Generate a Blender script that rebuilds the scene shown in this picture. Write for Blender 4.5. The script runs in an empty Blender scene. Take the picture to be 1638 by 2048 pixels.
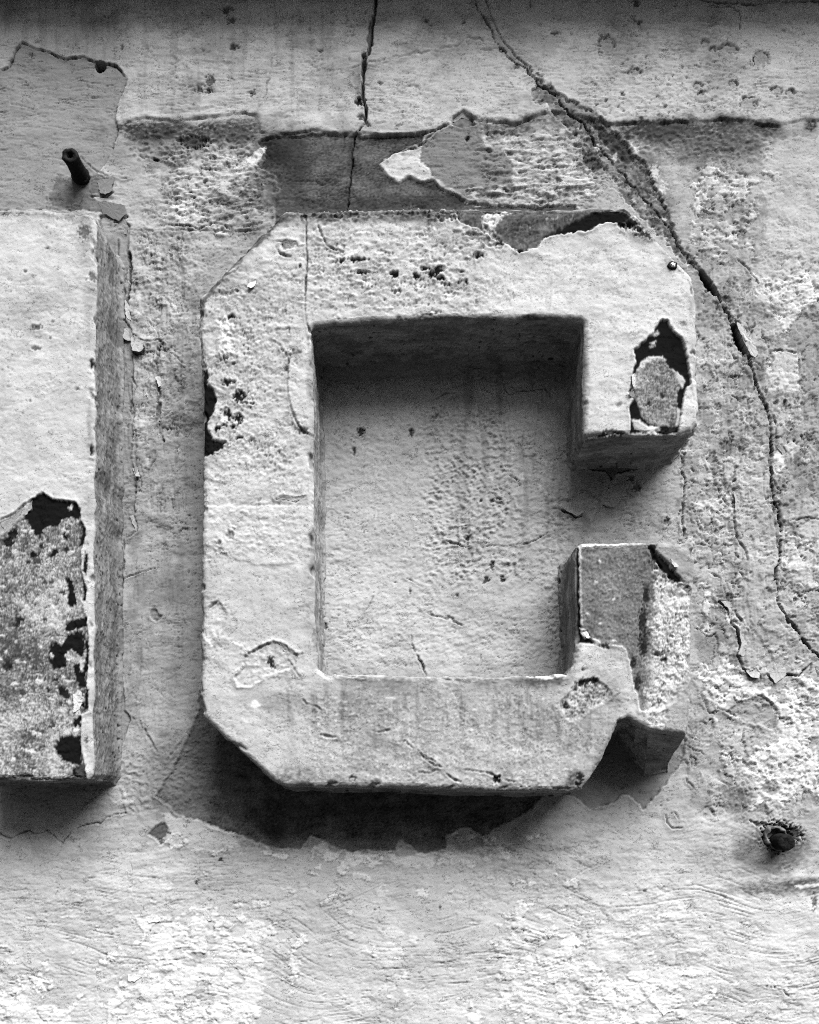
import bpy, bmesh, math, random
import numpy as np
from mathutils import Vector, Matrix
from mathutils.geometry import tessellate_polygon

random.seed(7)
SC = bpy.context.scene
COL = SC.collection

# ------------------------------------------------------------------ units
# features are measured in picture units ("u": 0.5 mm on the letters' front plane)
S0 = 0.0005            # metres per unit on the plane of the letter fronts
DF = 0.82              # camera to letter fronts
DEPTH = 0.070          # letter relief
DW = DF + DEPTH        # camera to wall
SW = S0 * DW / DF      # metres per unit on the wall plane
CU, CV = 819.0, 1600.0 # foot of the camera axis
ZC = 1.60              # camera height
# wall plane is y = 0, the camera stands at negative y

# ------------------------------------------------------------------ camera
cam_data = bpy.data.cameras.new("camera")
cam = bpy.data.objects.new("camera", cam_data)
COL.objects.link(cam)
cam.location = (0, -DW, ZC)
cam.rotation_euler = (math.radians(90), 0, 0)
cam_data.sensor_fit = 'HORIZONTAL'
cam_data.sensor_width = 36
cam_data.lens = 36 * DF / (1638 * S0)
cam_data.shift_y = (CV - 1024) / 1638
cam_data.clip_start = 0.01
cam_data.clip_end = 500
SC.camera = cam

# ------------------------------------------------------------------ light
SUN_EL, SUN_AZ = math.radians(57), math.radians(38)   # azimuth to the right of the wall's normal
sdir = Vector((math.sin(SUN_AZ) * math.cos(SUN_EL), -math.cos(SUN_AZ) * math.cos(SUN_EL), math.sin(SUN_EL)))
world = bpy.data.worlds.new("World"); SC.world = world
world.use_nodes = True
wn, wl = world.node_tree.nodes, world.node_tree.links
wn.clear()
sky = wn.new('ShaderNodeTexSky'); sky.sky_type = 'NISHITA'; sky.sun_disc = False
sky.sun_elevation = SUN_EL; sky.sun_rotation = math.atan2(sdir.x, sdir.y)
sky.air_density = 1.0; sky.dust_density = 1.0; sky.ozone_density = 1.0
bw = wn.new('ShaderNodeRGBToBW')
bg = wn.new('ShaderNodeBackground'); bg.inputs['Strength'].default_value = 0.05
wo = wn.new('ShaderNodeOutputWorld')
wl.new(sky.outputs[0], bw.inputs[0]); wl.new(bw.outputs[0], bg.inputs['Color']); wl.new(bg.outputs[0], wo.inputs[0])
sd_ = bpy.data.lights.new("sun", 'SUN'); sd_.energy = 2.3; sd_.angle = math.radians(50); sd_.color = (1, 1, 1)
sun = bpy.data.objects.new("sun", sd_); COL.objects.link(sun)
sun.rotation_euler = sdir.to_track_quat('Z', 'Y').to_euler()
sun.location = sdir * 5 + Vector((0, 0, 2))
SC.view_settings.view_transform = 'Standard'
SC.view_settings.look = 'None'
SC.view_settings.exposure = 2.85
SC.view_settings.gamma = 1
SC.view_settings.use_curve_mapping = False
SC.cycles.use_denoising = False
SC.cycles.filter_width = 1.1

# ------------------------------------------------------------------ noise
rng = np.random.RandomState(11)
_ang = rng.rand(256 * 256).astype(np.float32) * 2 * np.pi
GX, GY = np.cos(_ang), np.sin(_ang)
RV = rng.rand(256 * 256).astype(np.float32)
f32 = np.float32

def gn(x, y, seed=0):
    """gradient noise, about -0.7..0.7"""
    x = np.asarray(x, f32) + f32(seed * 17.37); y = np.asarray(y, f32) + f32(seed * 41.71)
    xi = np.floor(x); yi = np.floor(y)
    fx = x - xi; fy = y - yi
    ix = xi.astype(np.int32) & 255; iy = yi.astype(np.int32) & 255
    ix1 = (ix + 1) & 255; iy1 = (iy + 1) & 255
    a = iy * 256; b = iy1 * 256
    u = fx * fx * fx * (fx * (fx * 6 - 15) + 10); v = fy * fy * fy * (fy * (fy * 6 - 15) + 10)
    k = a + ix; n00 = GX[k] * fx + GY[k] * fy
    k = a + ix1; n10 = GX[k] * (fx - 1) + GY[k] * fy
    k = b + ix; n01 = GX[k] * fx + GY[k] * (fy - 1)
    k = b + ix1; n11 = GX[k] * (fx - 1) + GY[k] * (fy - 1)
    n0 = n00 + u * (n10 - n00); n1 = n01 + u * (n11 - n01)
    return n0 + v * (n1 - n0)

def fbm(x, y, octv=4, seed=0, gain=0.55):
    s = 0; amp = 1.0
    for i in range(octv):
        s = s + amp * gn(x, y, seed + i * 3)
        x = x * f32(2.03); y = y * f32(2.03); amp *= gain
    return s

def sst(a, b, x):
    t = np.clip((x - a) / (b - a), 0, 1)
    return t * t * (3 - 2 * t)

def mixf(a, b, m):
    return a + (b - a) * m

def poly_sd(X, Y, P):
    """signed distance, negative inside"""
    P = np.asarray(P, f32); Q = np.roll(P, -1, 0)
    d2 = np.full(X.shape, 1e9, f32); ins = np.zeros(X.shape, bool)
    for (x0, y0), (x1, y1) in zip(P, Q):
        dx, dy = x1 - x0, y1 - y0
        L = dx * dx + dy * dy + 1e-9
        t = np.clip(((X - x0) * dx + (Y - y0) * dy) / L, 0, 1)
        d2 = np.minimum(d2, (X - x0 - t * dx) ** 2 + (Y - y0 - t * dy) ** 2)
        if y0 != y1:
            c = (Y < y0) != (Y < y1)
            ins ^= c & (X < dx * (Y - y0) / dy + x0)
    d = np.sqrt(d2)
    return np.where(ins, -d, d)

def line_d(X, Y, P, W):
    """distance to a polyline, and the half width interpolated along it"""
    P = np.asarray(P, f32)
    W = np.interp(np.linspace(0, 1, len(P)), np.linspace(0, 1, len(W)), W)
    d2 = np.full(X.shape, 1e9, f32); w = np.zeros(X.shape, f32)
    for i in range(len(P) - 1):
        (x0, y0), (x1, y1) = P[i], P[i + 1]
        dx, dy = x1 - x0, y1 - y0
        L = dx * dx + dy * dy + 1e-9
        t = np.clip(((X - x0) * dx + (Y - y0) * dy) / L, 0, 1)
        dd = (X - x0 - t * dx) ** 2 + (Y - y0 - t * dy) ** 2
        m = dd < d2
        d2 = np.where(m, dd, d2); w = np.where(m, W[i] + (W[i + 1] - W[i]) * t, w)
    return np.sqrt(d2), w

class Canvas:
    """height (units, + is towards the viewer), colour of the paint / render / dirt, gloss"""
    def __init__(s, xs, ys):
        s.xs = np.asarray(xs, f32); s.ys = np.asarray(ys, f32)
        s.X, s.Y = np.meshgrid(s.xs, s.ys)
        s.H = np.zeros(s.X.shape, f32); s.A = np.full(s.X.shape, 0.5, f32); s.R = np.full(s.X.shape, 0.8, f32)
        s.k = 0
    def box(s, x0, y0, x1, y1, pad):
        i0 = np.searchsorted(s.xs, x0 - pad); i1 = np.searchsorted(s.xs, x1 + pad)
        j0 = np.searchsorted(s.ys, y0 - pad); j1 = np.searchsorted(s.ys, y1 + pad)
        return (slice(j0, j1), slice(i0, i1))
    def bbox(s, P, pad):
        P = np.asarray(P)
        return s.box(P[:, 0].min(), P[:, 1].min(), P[:, 0].max(), P[:, 1].max(), pad)
    def patch(s, P, alb=None, dh=0.0, rag=3.0, wl=14.0, lip=0.0, gap=0.0, rough=None, soft=1.3,
              var=0.08, vs=30.0, m=1.0, holes=0.0, hs=9.0, keep=0.0, seamdirt=0.0):
        """a region of another paint layer: ragged outline, colour, step, lifted rim outside, open gap inside"""
        s.k += 1
        sl = s.bbox(P, 30 + rag * 3)
        X, Y = s.X[sl], s.Y[sl]
        if X.size == 0: return None
        sd = poly_sd(X, Y, P)
        n = fbm(X / wl, Y / wl, 3, s.k)
        sd = sd + rag * 1.6 * n + rag * 0.5 * gn(X / (wl * .22), Y / (wl * .22), s.k + 50)
        if holes: # islands of the outer layer left inside
            h = fbm(X / hs, Y / (hs * .78), 5, s.k + 9)
            sd = np.maximum(sd, (h - holes) * 1.5 * hs)
        mk = sst(soft, -soft, sd) * m
        if alb is not None:
            t = alb * (1 + var * 2 * fbm(X / vs, Y / vs, 3, s.k + 20))
            if keep: t = mixf(t, s.A[sl], keep)
            s.A[sl] = mixf(s.A[sl], t, mk)
        s.H[sl] += dh * mk
        if lip: s.H[sl] += lip * np.exp(-((sd - 2.5) / 3.5) ** 2) * (0.5 + 1.2 * np.clip(gn(X / 25, Y / 25, s.k + 31) + .4, 0, 1))
        if gap:
            g = np.exp(-((sd + 1.0) / 1.7) ** 2) * np.clip(gn(X / 18, Y / 18, s.k + 41) * 2 + .55, 0, 1)
            s.H[sl] -= gap * g
            if seamdirt: s.A[sl] *= 1 - seamdirt * g  # darkens the colour along the open gap
        if rough is not None: s.R[sl] = mixf(s.R[sl], rough, mk)
        return sl, mk, sd
    def crack(s, P, W, depth=8.0, alb=0.05, wob=3.0, wl=16.0, dirt=0.75, lip=0.8, edge=0.25):
        s.k += 1
        sl = s.bbox(P, 14 + max(W) * 2)
        X, Y = s.X[sl], s.Y[sl]
        if X.size == 0: return
        wx = X + wob * 1.5 * fbm(X / wl, Y / wl, 4, s.k, .55); wy = Y + wob * 1.5 * fbm(X / wl, Y / wl, 4, s.k + 77, .55)
        d, w = line_d(wx, wy, P, W)
        w = w * np.clip(.72 + 1.3 * gn(X / 34, Y / 34, s.k + 5) + .35 * gn(X / 9, Y / 9, s.k + 6), .15, 2)
        m = sst(w + .9, w - 0.9, d) * np.clip(w / 0.8 + .25, 0, 1)
        s.H[sl] -= depth * m
        s.H[sl] += lip * np.exp(-((d - w - 2.5) / 3.0) ** 2)
        s.A[sl] = mixf(s.A[sl], alb, m * dirt)
        if edge: s.A[sl] *= 1 - edge * np.exp(-np.maximum(d - w, 0) / 5.0) * np.clip(.5 + gn(X / 12, Y / 12, s.k + 8) * 1.6, 0, 1)
    def blob(s, x, y, rx, ry, rag=0.35, wl=9):
        s.k += 1
        sl = s.box(x - rx, y - ry, x + rx, y + ry, max(rx, ry) * .8 + 4)
        X, Y = s.X[sl], s.Y[sl]
        d = np.sqrt(((X - x) / rx) ** 2 + ((Y - y) / ry) ** 2) + rag * 1.6 * fbm(X / wl, Y / wl, 2, s.k)
        return sl, d
    def spot(s, x, y, rx, ry, alb=0.03, dh=-3.0, rag=0.35, wl=9, rough=None, lip=0.0, m=1.0):
        if dh > 0: dh = min(dh, 1.0)
        sl, d = s.blob(x, y, rx, ry, max(rag, .75), min(wl, 5))
        e = 1.2 / min(rx, ry)
        mk = sst(1 + e, 1 - e, d) * m
        if alb is not None: s.A[sl] = mixf(s.A[sl], alb, mk)
        s.H[sl] += dh * mk
        if lip: s.H[sl] += lip * np.exp(-((d - 1.25) * min(rx, ry) / 3.0) ** 2)
        if rough is not None: s.R[sl] = mixf(s.R[sl], rough, mk)
    def soft(s, x, y, rx, ry, rag=0.3, wl=40):
        """soft elliptical weight over the whole canvas slice"""
        sl, d = s.blob(x, y, rx, ry, rag, wl)
        return sl, np.clip(1.35 - d, 0, 1) / 1.0 * (d < 1.35)
    def stain(s, x, y, rx, ry, alb, m=0.6, rag=0.3, wl=40, grain=0.6):
        sl, w = s.soft(x, y, rx, ry, rag, wl)
        X, Y = s.X[sl], s.Y[sl]
        g = np.clip(1 + grain * 2 * fbm(X / 9, Y / 5, 3, s.k + 3), 0, 1.6)
        w = np.clip(sst(0, 1, w) * m * g, 0, 1)
        s.A[sl] = mixf(s.A[sl], alb, w)
    def strokes(s, sl, w, amp=2.2, L=80.0, T=5.0, tilt=0.0, seed=0, dark=0.10, dens=0.12, bend=22.0):
        """brush / trowel grooves"""
        X, Y = s.X[sl], s.Y[sl]
        Yw = Y + tilt * X + bend * gn(X / 310, Y / 260, seed + 1) + 2.0 * gn(X / 40, Y / 40, seed + 2)
        n = gn(X / L, Yw / T, seed + 3) + 0.6 * gn(X / (L * .45), Yw / (T * .55), seed + 4)
        gate = np.clip(.55 + 1.5 * gn(X / 120, Y / 50, seed + 6), 0, 1)
        g = sst(dens, dens + .30, n) * gate
        s.H[sl] += w * (-amp * g + amp * .45 * n)
        s.A[sl] *= 1 - dark * w * g
    def hairs(s, sl, w, L=140.0, T=9.0, tilt=0.0, bend=40.0, seed=0, depth=2.2, dark=.30, gate=.35, k=2.0, wid=.55):
        """thin scored lines left by a stiff brush, following slow arcs"""
        X, Y = s.X[sl], s.Y[sl]
        Yw = Y + tilt * X + bend * gn(X / 330, Y / 300, seed + 1) + 1.2 * gn(X / 30, Y / 30, seed + 2)
        n = (gn(X / L, Yw / T, seed + 3) + .5 * gn(X / (L * .5), Yw / (T * .5), seed + 4)) * k
        fr = n - np.floor(n)
        gy, gx = np.gradient(n); g = np.abs(gy) + np.abs(gx) + 1e-3
        d = np.minimum(fr, 1 - fr) / g
        gt = np.clip((gn(X / 70, Yw / 12, seed + 6) + .6 * gn(X / 190, Y / 120, seed + 7) + gate - .35) * 3.5, 0, 1)
        e = np.exp(-(d / wid) ** 2) * gt * w
        s.H[sl] -= depth * e
        s.H[sl] += depth * .35 * np.roll(e, 1, 0)
        s.A[sl] *= 1 - dark * e
    def lumps(s, sl, w, amp=2.5, sc=11.0, asp=0.8, seed=0, thr=0.0):
        X, Y = s.X[sl], s.Y[sl]
        if np.isscalar(w) and X.size:     # a bare box: let it fade out unevenly
            e = np.minimum(np.minimum(X - X.min(), X.max() - X), np.minimum(Y - Y.min(), Y.max() - Y))
            w = w * sst(0, 22, e + 14 * gn(X / 20, Y / 20, seed + 70))
        wx = X + 4 * gn(X / 13, Y / 13, seed + 7); wy = Y + 4 * gn(X / 13, Y / 13, seed + 8)
        n = gn(wx / sc, wy / (sc * asp), seed + 1) + .5 * gn(wx / (sc * .5), wy / (sc * .5 * asp), seed + 2)
        b = sst(-.05, .30, n - thr)
        s.H[sl] += w * amp * .62 * (b - .4)
    def flaky(s, sl, w, alb, dh=1.6, sx=26.0, sy=15.0, thr=0.0, seed=0, gap=2.0, octv=5, line=0.35):
        """scattered remains of a paint coat; w raises or lowers how much of it is left"""
        X, Y = s.X[sl], s.Y[sl]
        n = fbm(X / sx, Y / sy, octv, seed + 1, .6) + (w - 1) * 1.1 - thr
        sd = n * sy * .9
        mk = sst(-1.3, 1.3, sd)
        a = alb * (1 + .16 * fbm(X / 20, Y / 12, 3, seed + 9))
        s.A[sl] = mixf(s.A[sl], a, mk)
        e = np.exp(-((sd + 1.6) / 1.6) ** 2) * np.clip(.3 + 2.2 * gn(X / 17, Y / 17, seed + 12), 0, 1)
        s.H[sl] += dh * mk - gap * e
        s.A[sl] *= 1 - line * e
        return mk
    def terrace(s, sl, w, sx=60.0, sy=34.0, k=3.0, dh=1.3, av=.05, seed=0, line=.35, gap=1.6, octv=5):
        """stacked thin coats worn back to different depths: steps with sharp, partly open edges"""
        X, Y = s.X[sl], s.Y[sl]
        n = fbm(X / sx, Y / sy, octv, seed + 1, .58) * k + 20
        fl = np.floor(n); fr = n - fl
        gy, gx = np.gradient(n); g = np.sqrt(gx * gx + gy * gy) + 1e-4
        d = fr / g                                   # texels above the step's foot
        up = sst(0, 1.2, d)
        gate = np.clip(.25 + 2.0 * gn(X / 45, Y / 38, seed + 21), 0, 1) * w
        hsh = RV[(fl.astype(np.int32) * 7919 + seed * 131) & 65535]
        s.H[sl] += dh * w * (fl - 20 + up - 1)
        s.A[sl] *= 1 + av * w * (hsh - .5) * 2
        e = np.exp(-((d - .3) / .8) ** 2) * gate * (g < .6)
        s.H[sl] -= gap * e; s.A[sl] *= 1 - line * e
    def pits(s, sl, w, sc=7.0, thr=0.42, depth=2.0, alb=0.12, seed=0, m=.8):
        X, Y = s.X[sl], s.Y[sl]
        n = gn(X / sc, Y / (sc * .8), seed + 1) + .35 * gn(X / (sc * .4), Y / (sc * .4), seed + 2)
        gate = gn(X / 70, Y / 70, seed + 5) * .35
        p = sst(thr, thr + .10, n + gate + (w - 1) * .6) * (w > .02)
        s.H[sl] -= depth * p
        s.A[sl] = mixf(s.A[sl], alb, p * m)
    def concrete(s, P, base=0.28, hi=0.70, lo=0.08, bal=0.0, rough_h=1.6, sc=7.0, rag=3.0, dh=-2.0, big=None, lip=1.0):
        """bare aggregate: gritty light and dark grains"""
        r = s.patch(P, None, dh, rag=rag, lip=lip, rough=.9)
        if r is None: return
        sl, mk, sd = r
        X, Y = s.X[sl], s.Y[sl]
        k = s.k + 200
        n = (.7 * gn(X / sc, Y / (sc * .6), k) + .8 * gn(X / (sc * .45), Y / (sc * .34), k + 1) + .55 * gn(X / 2.1, Y / 1.9, k + 5) + .4 * fbm(X / 19, Y / 13, 3, k + 6))
        b = bal + .55 * fbm(X / 55, Y / 55, 3, k + 2)
        if big is not None: b = b + big(X, Y)
        n2 = n * 1.25; a = mixf(base, hi, sst(.12, .46, n2 + b * .8)); a = mixf(a, lo, sst(.08, .42, -n2 - b * .8))
        s.A[sl] = mixf(s.A[sl], a, mk)
        s.H[sl] += mk * rough_h * .8 * (n + .5 * gn(X / 16, Y / 16, k + 3))
        return sl, mk, sd
    def full(s): return (slice(None), slice(None))
    def sample(s, arr, u, v):
        fi = np.interp(u, s.xs, np.arange(len(s.xs))); fj = np.interp(v, s.ys, np.arange(len(s.ys)))
        i = np.clip(fi.astype(int), 0, len(s.xs) - 2); j = np.clip(fj.astype(int), 0, len(s.ys) - 2)
        a = (fi - i).astype(f32); b = (fj - j).astype(f32)
        return (arr[j, i] * (1 - a) + arr[j, i + 1] * a) * (1 - b) + (arr[j + 1, i] * (1 - a) + arr[j + 1, i + 1] * a) * b

# ------------------------------------------------------------------ materials
def surface_material(name, bump=0.36, scale=900.0, grain=0.10, speck=.5, lines=.75):
    """tone and gloss come from the mesh; grit, pepper specks and hairline flake edges are finer than the mesh"""
    m = bpy.data.materials.new(name); m.use_nodes = True
    n, l = m.node_tree.nodes, m.node_tree.links
    b = n['Principled BSDF']
    def math_(op, a, c=None, clamp=False):
        q = n.new('ShaderNodeMath'); q.operation = op; q.use_clamp = clamp
        for k, x in enumerate((a, c)):
            if x is None: continue
            if isinstance(x, (int, float)): q.inputs[k].default_value = x
            else: l.new(x, q.inputs[k])
        return q.outputs[0]
    def ramp(x, a, c, lo=0.0, hi=1.0):
        q = n.new('ShaderNodeMapRange'); q.interpolation_type = 'SMOOTHSTEP'
        q.inputs['From Min'].default_value = a; q.inputs['From Max'].default_value = c
        q.inputs['To Min'].default_value = lo; q.inputs['To Max'].default_value = hi
        l.new(x, q.inputs['Value']); return q.outputs[0]
    tc = n.new('ShaderNodeTexCoord')
    def noise(sc, det, rough=.6, off=0.0):
        mq = n.new('ShaderNodeMapping'); mq.inputs['Scale'].default_value = (1, 1, 1.6); mq.inputs['Location'].default_value = (off * .37, off * .71, off * .53)
        l.new(tc.outputs['Object'], mq.inputs['Vector'])
        q = n.new('ShaderNodeTexNoise')
        q.inputs['Scale'].default_value = sc; q.inputs['Detail'].default_value = det; q.inputs['Roughness'].default_value = rough
        l.new(mq.outputs[0], q.inputs['Vector']); return q.outputs['Fac']
    at = n.new('ShaderNodeAttribute'); at.attribute_name = 'tone'
    ar = n.new('ShaderNodeAttribute'); ar.attribute_name = 'gloss'
    grit = noise(scale, 3, .65)
    fine = ramp(grit, .30, .70, 1 - grain, 1 + grain)
    zone = ramp(noise(14, 2, .5, 3.0), .40, .66)
    pep = math_('MULTIPLY', ramp(noise(520, 2, .5, 7.0), .645, .69), math_('ADD', .2, math_('MULTIPLY', zone, .9)), True)
    big = noise(62, 5, .62, 11.0)
    fr = math_('FRACT', math_('MULTIPLY', big, 3.3))
    edge = ramp(fr, .0, .10, 1.0, 0.0)
    edge = math_('MULTIPLY', edge, ramp(noise(24, 2, .5, 17.0), .44, .54))
    fl2 = noise(190, 3, .6, 23.0)
    edge2 = math_('MULTIPLY', ramp(math_('FRACT', math_('MULTIPLY', fl2, 3.0)), 0.0, .16, 1.0, 0.0), ramp(noise(30, 2, .5, 29.0), .48, .58))
    ln = math_('MAXIMUM', edge, math_('MULTIPLY', edge2, .8))
    tone = math_('MULTIPLY', at.outputs['Fac'], fine)
    tone = math_('MULTIPLY', tone, math_('SUBTRACT', 1.0, math_('MULTIPLY', pep, speck)))
    tone = math_('MULTIPLY', tone, math_('SUBTRACT', 1.0, math_('MULTIPLY', ln, lines)))
    l.new(tone, b.inputs['Base Color'])
    l.new(ar.outputs['Fac'], b.inputs['Roughness'])
    b.inputs['Specular IOR Level'].default_value = .0
    h = math_('SUBTRACT', math_('MULTIPLY', grit, .5), math_('ADD', math_('MULTIPLY', ln, .8), math_('MULTIPLY', pep, .6)))
    h = math_('ADD', h, math_('MULTIPLY', fr, .25))
    bp = n.new('ShaderNodeBump'); bp.inputs['Strength'].default_value = bump; bp.inputs['Distance'].default_value = .0011
    l.new(h, bp.inputs['Height']); l.new(bp.outputs[0], b.inputs['Normal'])
    return m

def plain_material(name, tone, rough, bump=.5, scale=400.0, var=.5, metal=0.0):
    m = bpy.data.materials.new(name); m.use_nodes = True
    n, l = m.node_tree.nodes, m.node_tree.links
    b = n['Principled BSDF']; b.inputs['Roughness'].default_value = rough; b.inputs['Metallic'].default_value = metal; b.inputs['Specular IOR Level'].default_value = .04
    tc = n.new('ShaderNodeTexCoord')
    n1 = n.new('ShaderNodeTexNoise'); n1.inputs['Scale'].default_value = scale; n1.inputs['Detail'].default_value = 5
    mr = n.new('ShaderNodeMapRange'); mr.inputs['From Min'].default_value = .3; mr.inputs['From Max'].default_value = .7
    mr.inputs['To Min'].default_value = tone * (1 - var); mr.inputs['To Max'].default_value = tone * (1 + var)
    l.new(tc.outputs['Object'], n1.inputs['Vector']); l.new(n1.outputs['Fac'], mr.inputs['Value']); l.new(mr.outputs[0], b.inputs['Base Color'])
    bp = n.new('ShaderNodeBump'); bp.inputs['Strength'].default_value = bump; bp.inputs['Distance'].default_value = .001
    l.new(n1.outputs['Fac'], bp.inputs['Height']); l.new(bp.outputs[0], b.inputs['Normal'])
    return m

M_WALL = surface_material("weathered_wall_paint")
M_LETTER = surface_material("weathered_letter_paint", .36, 900, .10, .5, .65)
M_IRON = plain_material("rusted_iron", .006, .75, .8, 350, .6)

SOIL = .42   # darkens every coat to cut bounced light and deepen shade; tones below are unscaled
RELIEF = 1.1
def make_mesh(name, verts, faces, mat, tone=None, gloss=None, smooth=True):
    """verts (n,3) float array, faces (m,4) or (m,3) int array -> mesh object"""
    me = bpy.data.meshes.new(name)
    verts = np.ascontiguousarray(verts, f32); faces = np.ascontiguousarray(faces, np.int32)
    n, k = faces.shape
    me.vertices.add(len(verts)); me.vertices.foreach_set('co', verts.ravel())
    me.loops.add(n * k); me.loops.foreach_set('vertex_index', faces.ravel())
    me.polygons.add(n); me.polygons.foreach_set('loop_start', np.arange(0, n * k, k, dtype=np.int32))
    me.polygons.foreach_set('use_smooth', np.full(n, smooth))
    me.update(calc_edges=True)
    if tone is not None:
        a = me.attributes.new('tone', 'FLOAT', 'POINT'); a.data.foreach_set('value', np.maximum(np.ascontiguousarray(tone, f32).ravel() * SOIL, .004))
        a = me.attributes.new('gloss', 'FLOAT', 'POINT'); a.data.foreach_set('value', np.ascontiguousarray(gloss, f32).ravel())
    me.materials.append(mat)
    o = bpy.data.objects.new(name, me); COL.objects.link(o)
    return o

def attach(o, parent):
    o.parent = parent; o.matrix_parent_inverse = Matrix.Translation(-Vector(parent.location))
    return o

def thing(name, label, cat, loc, group=None):
    """an Empty at the thing's base that carries its parts"""
    e = bpy.data.objects.new(name, None); COL.objects.link(e); e.location = loc; e.empty_display_size = .02
    e["label"] = label; e["category"] = cat
    if group: e["group"] = group
    return e

# ------------------------------------------------------------------ letter outlines (picture units)
G_FRONT = [(558,428),(480,508),(397,594),(396,640),(402,760),(404,900),(402,1150),(400,1415),(408,1436),(480,1503),(552,1566),(575,1573),
           (800,1576),(1000,1583),(1140,1585),(1165,1577),(1182,1556),(1212,1496),(1240,1446),(1256,1437),(1276,1448),(1300,1460),(1374,1470),
           (1379,1440),(1384,1300),(1389,1092),(1382,1085),(1165,1086),(1153,1093),(1150,1106),(1154,1270),(1146,1330),(1134,1349),
           (1000,1352),(800,1352),(650,1347),(634,1336),(630,1200),(628,1000),(626,800),(622,660),(628,653),(720,645),(880,637),(1160,639),(1167,646),
           (1166,760),(1166,868),(1174,878),(1240,871),(1340,872),(1384,862),(1398,846),(1396,700),(1392,566),(1384,550),(1320,482),(1262,418),(1250,411),(900,413),(570,419)]
I_FRONT = [(-70,418),(60,416),(165,420),(186,428),(192,445),(191,600),(189,900),(187,1200),(186,1480),(184,1548),(176,1560),(100,1563),(-70,1560)]

# ================================================================== WALL
def axis(lo, f0, f1, hi, fine, coarse):
    a = np.arange(lo, f0, coarse); b = np.arange(f0, f1, fine); c = np.arange(f1, hi + coarse, coarse)
    return np.concatenate([a, b, c]).astype(f32)

def mottle(c, b):
    """old dark paint: flecks, hairline crazing and worn-through grains"""
    sl = c.box(*b, 0); X, Y = c.X[sl], c.Y[sl]
    dk = sst(.27, .19, c.A[sl])
    n = gn(X / 5, Y / 3.2, 601) + .6 * gn(X / 2.6, Y / 2.2, 602)
    c.A[sl] *= 1 + dk * (.85 * n + .7 * fbm(X / 46, Y / 30, 5, 603, .65))
    c.A[sl] = mixf(c.A[sl], .34, dk * .6 * sst(.60, .72, gn(X / 4, Y / 3, 604) + .4 * gn(X / 50, Y / 50, 605)))
    c.hairs(sl, dk, 30, 12, .1, 10, 606, 1.4, .5, .30, 2.0, .5)
    c.H[sl] += dk * .8 * n

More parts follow.
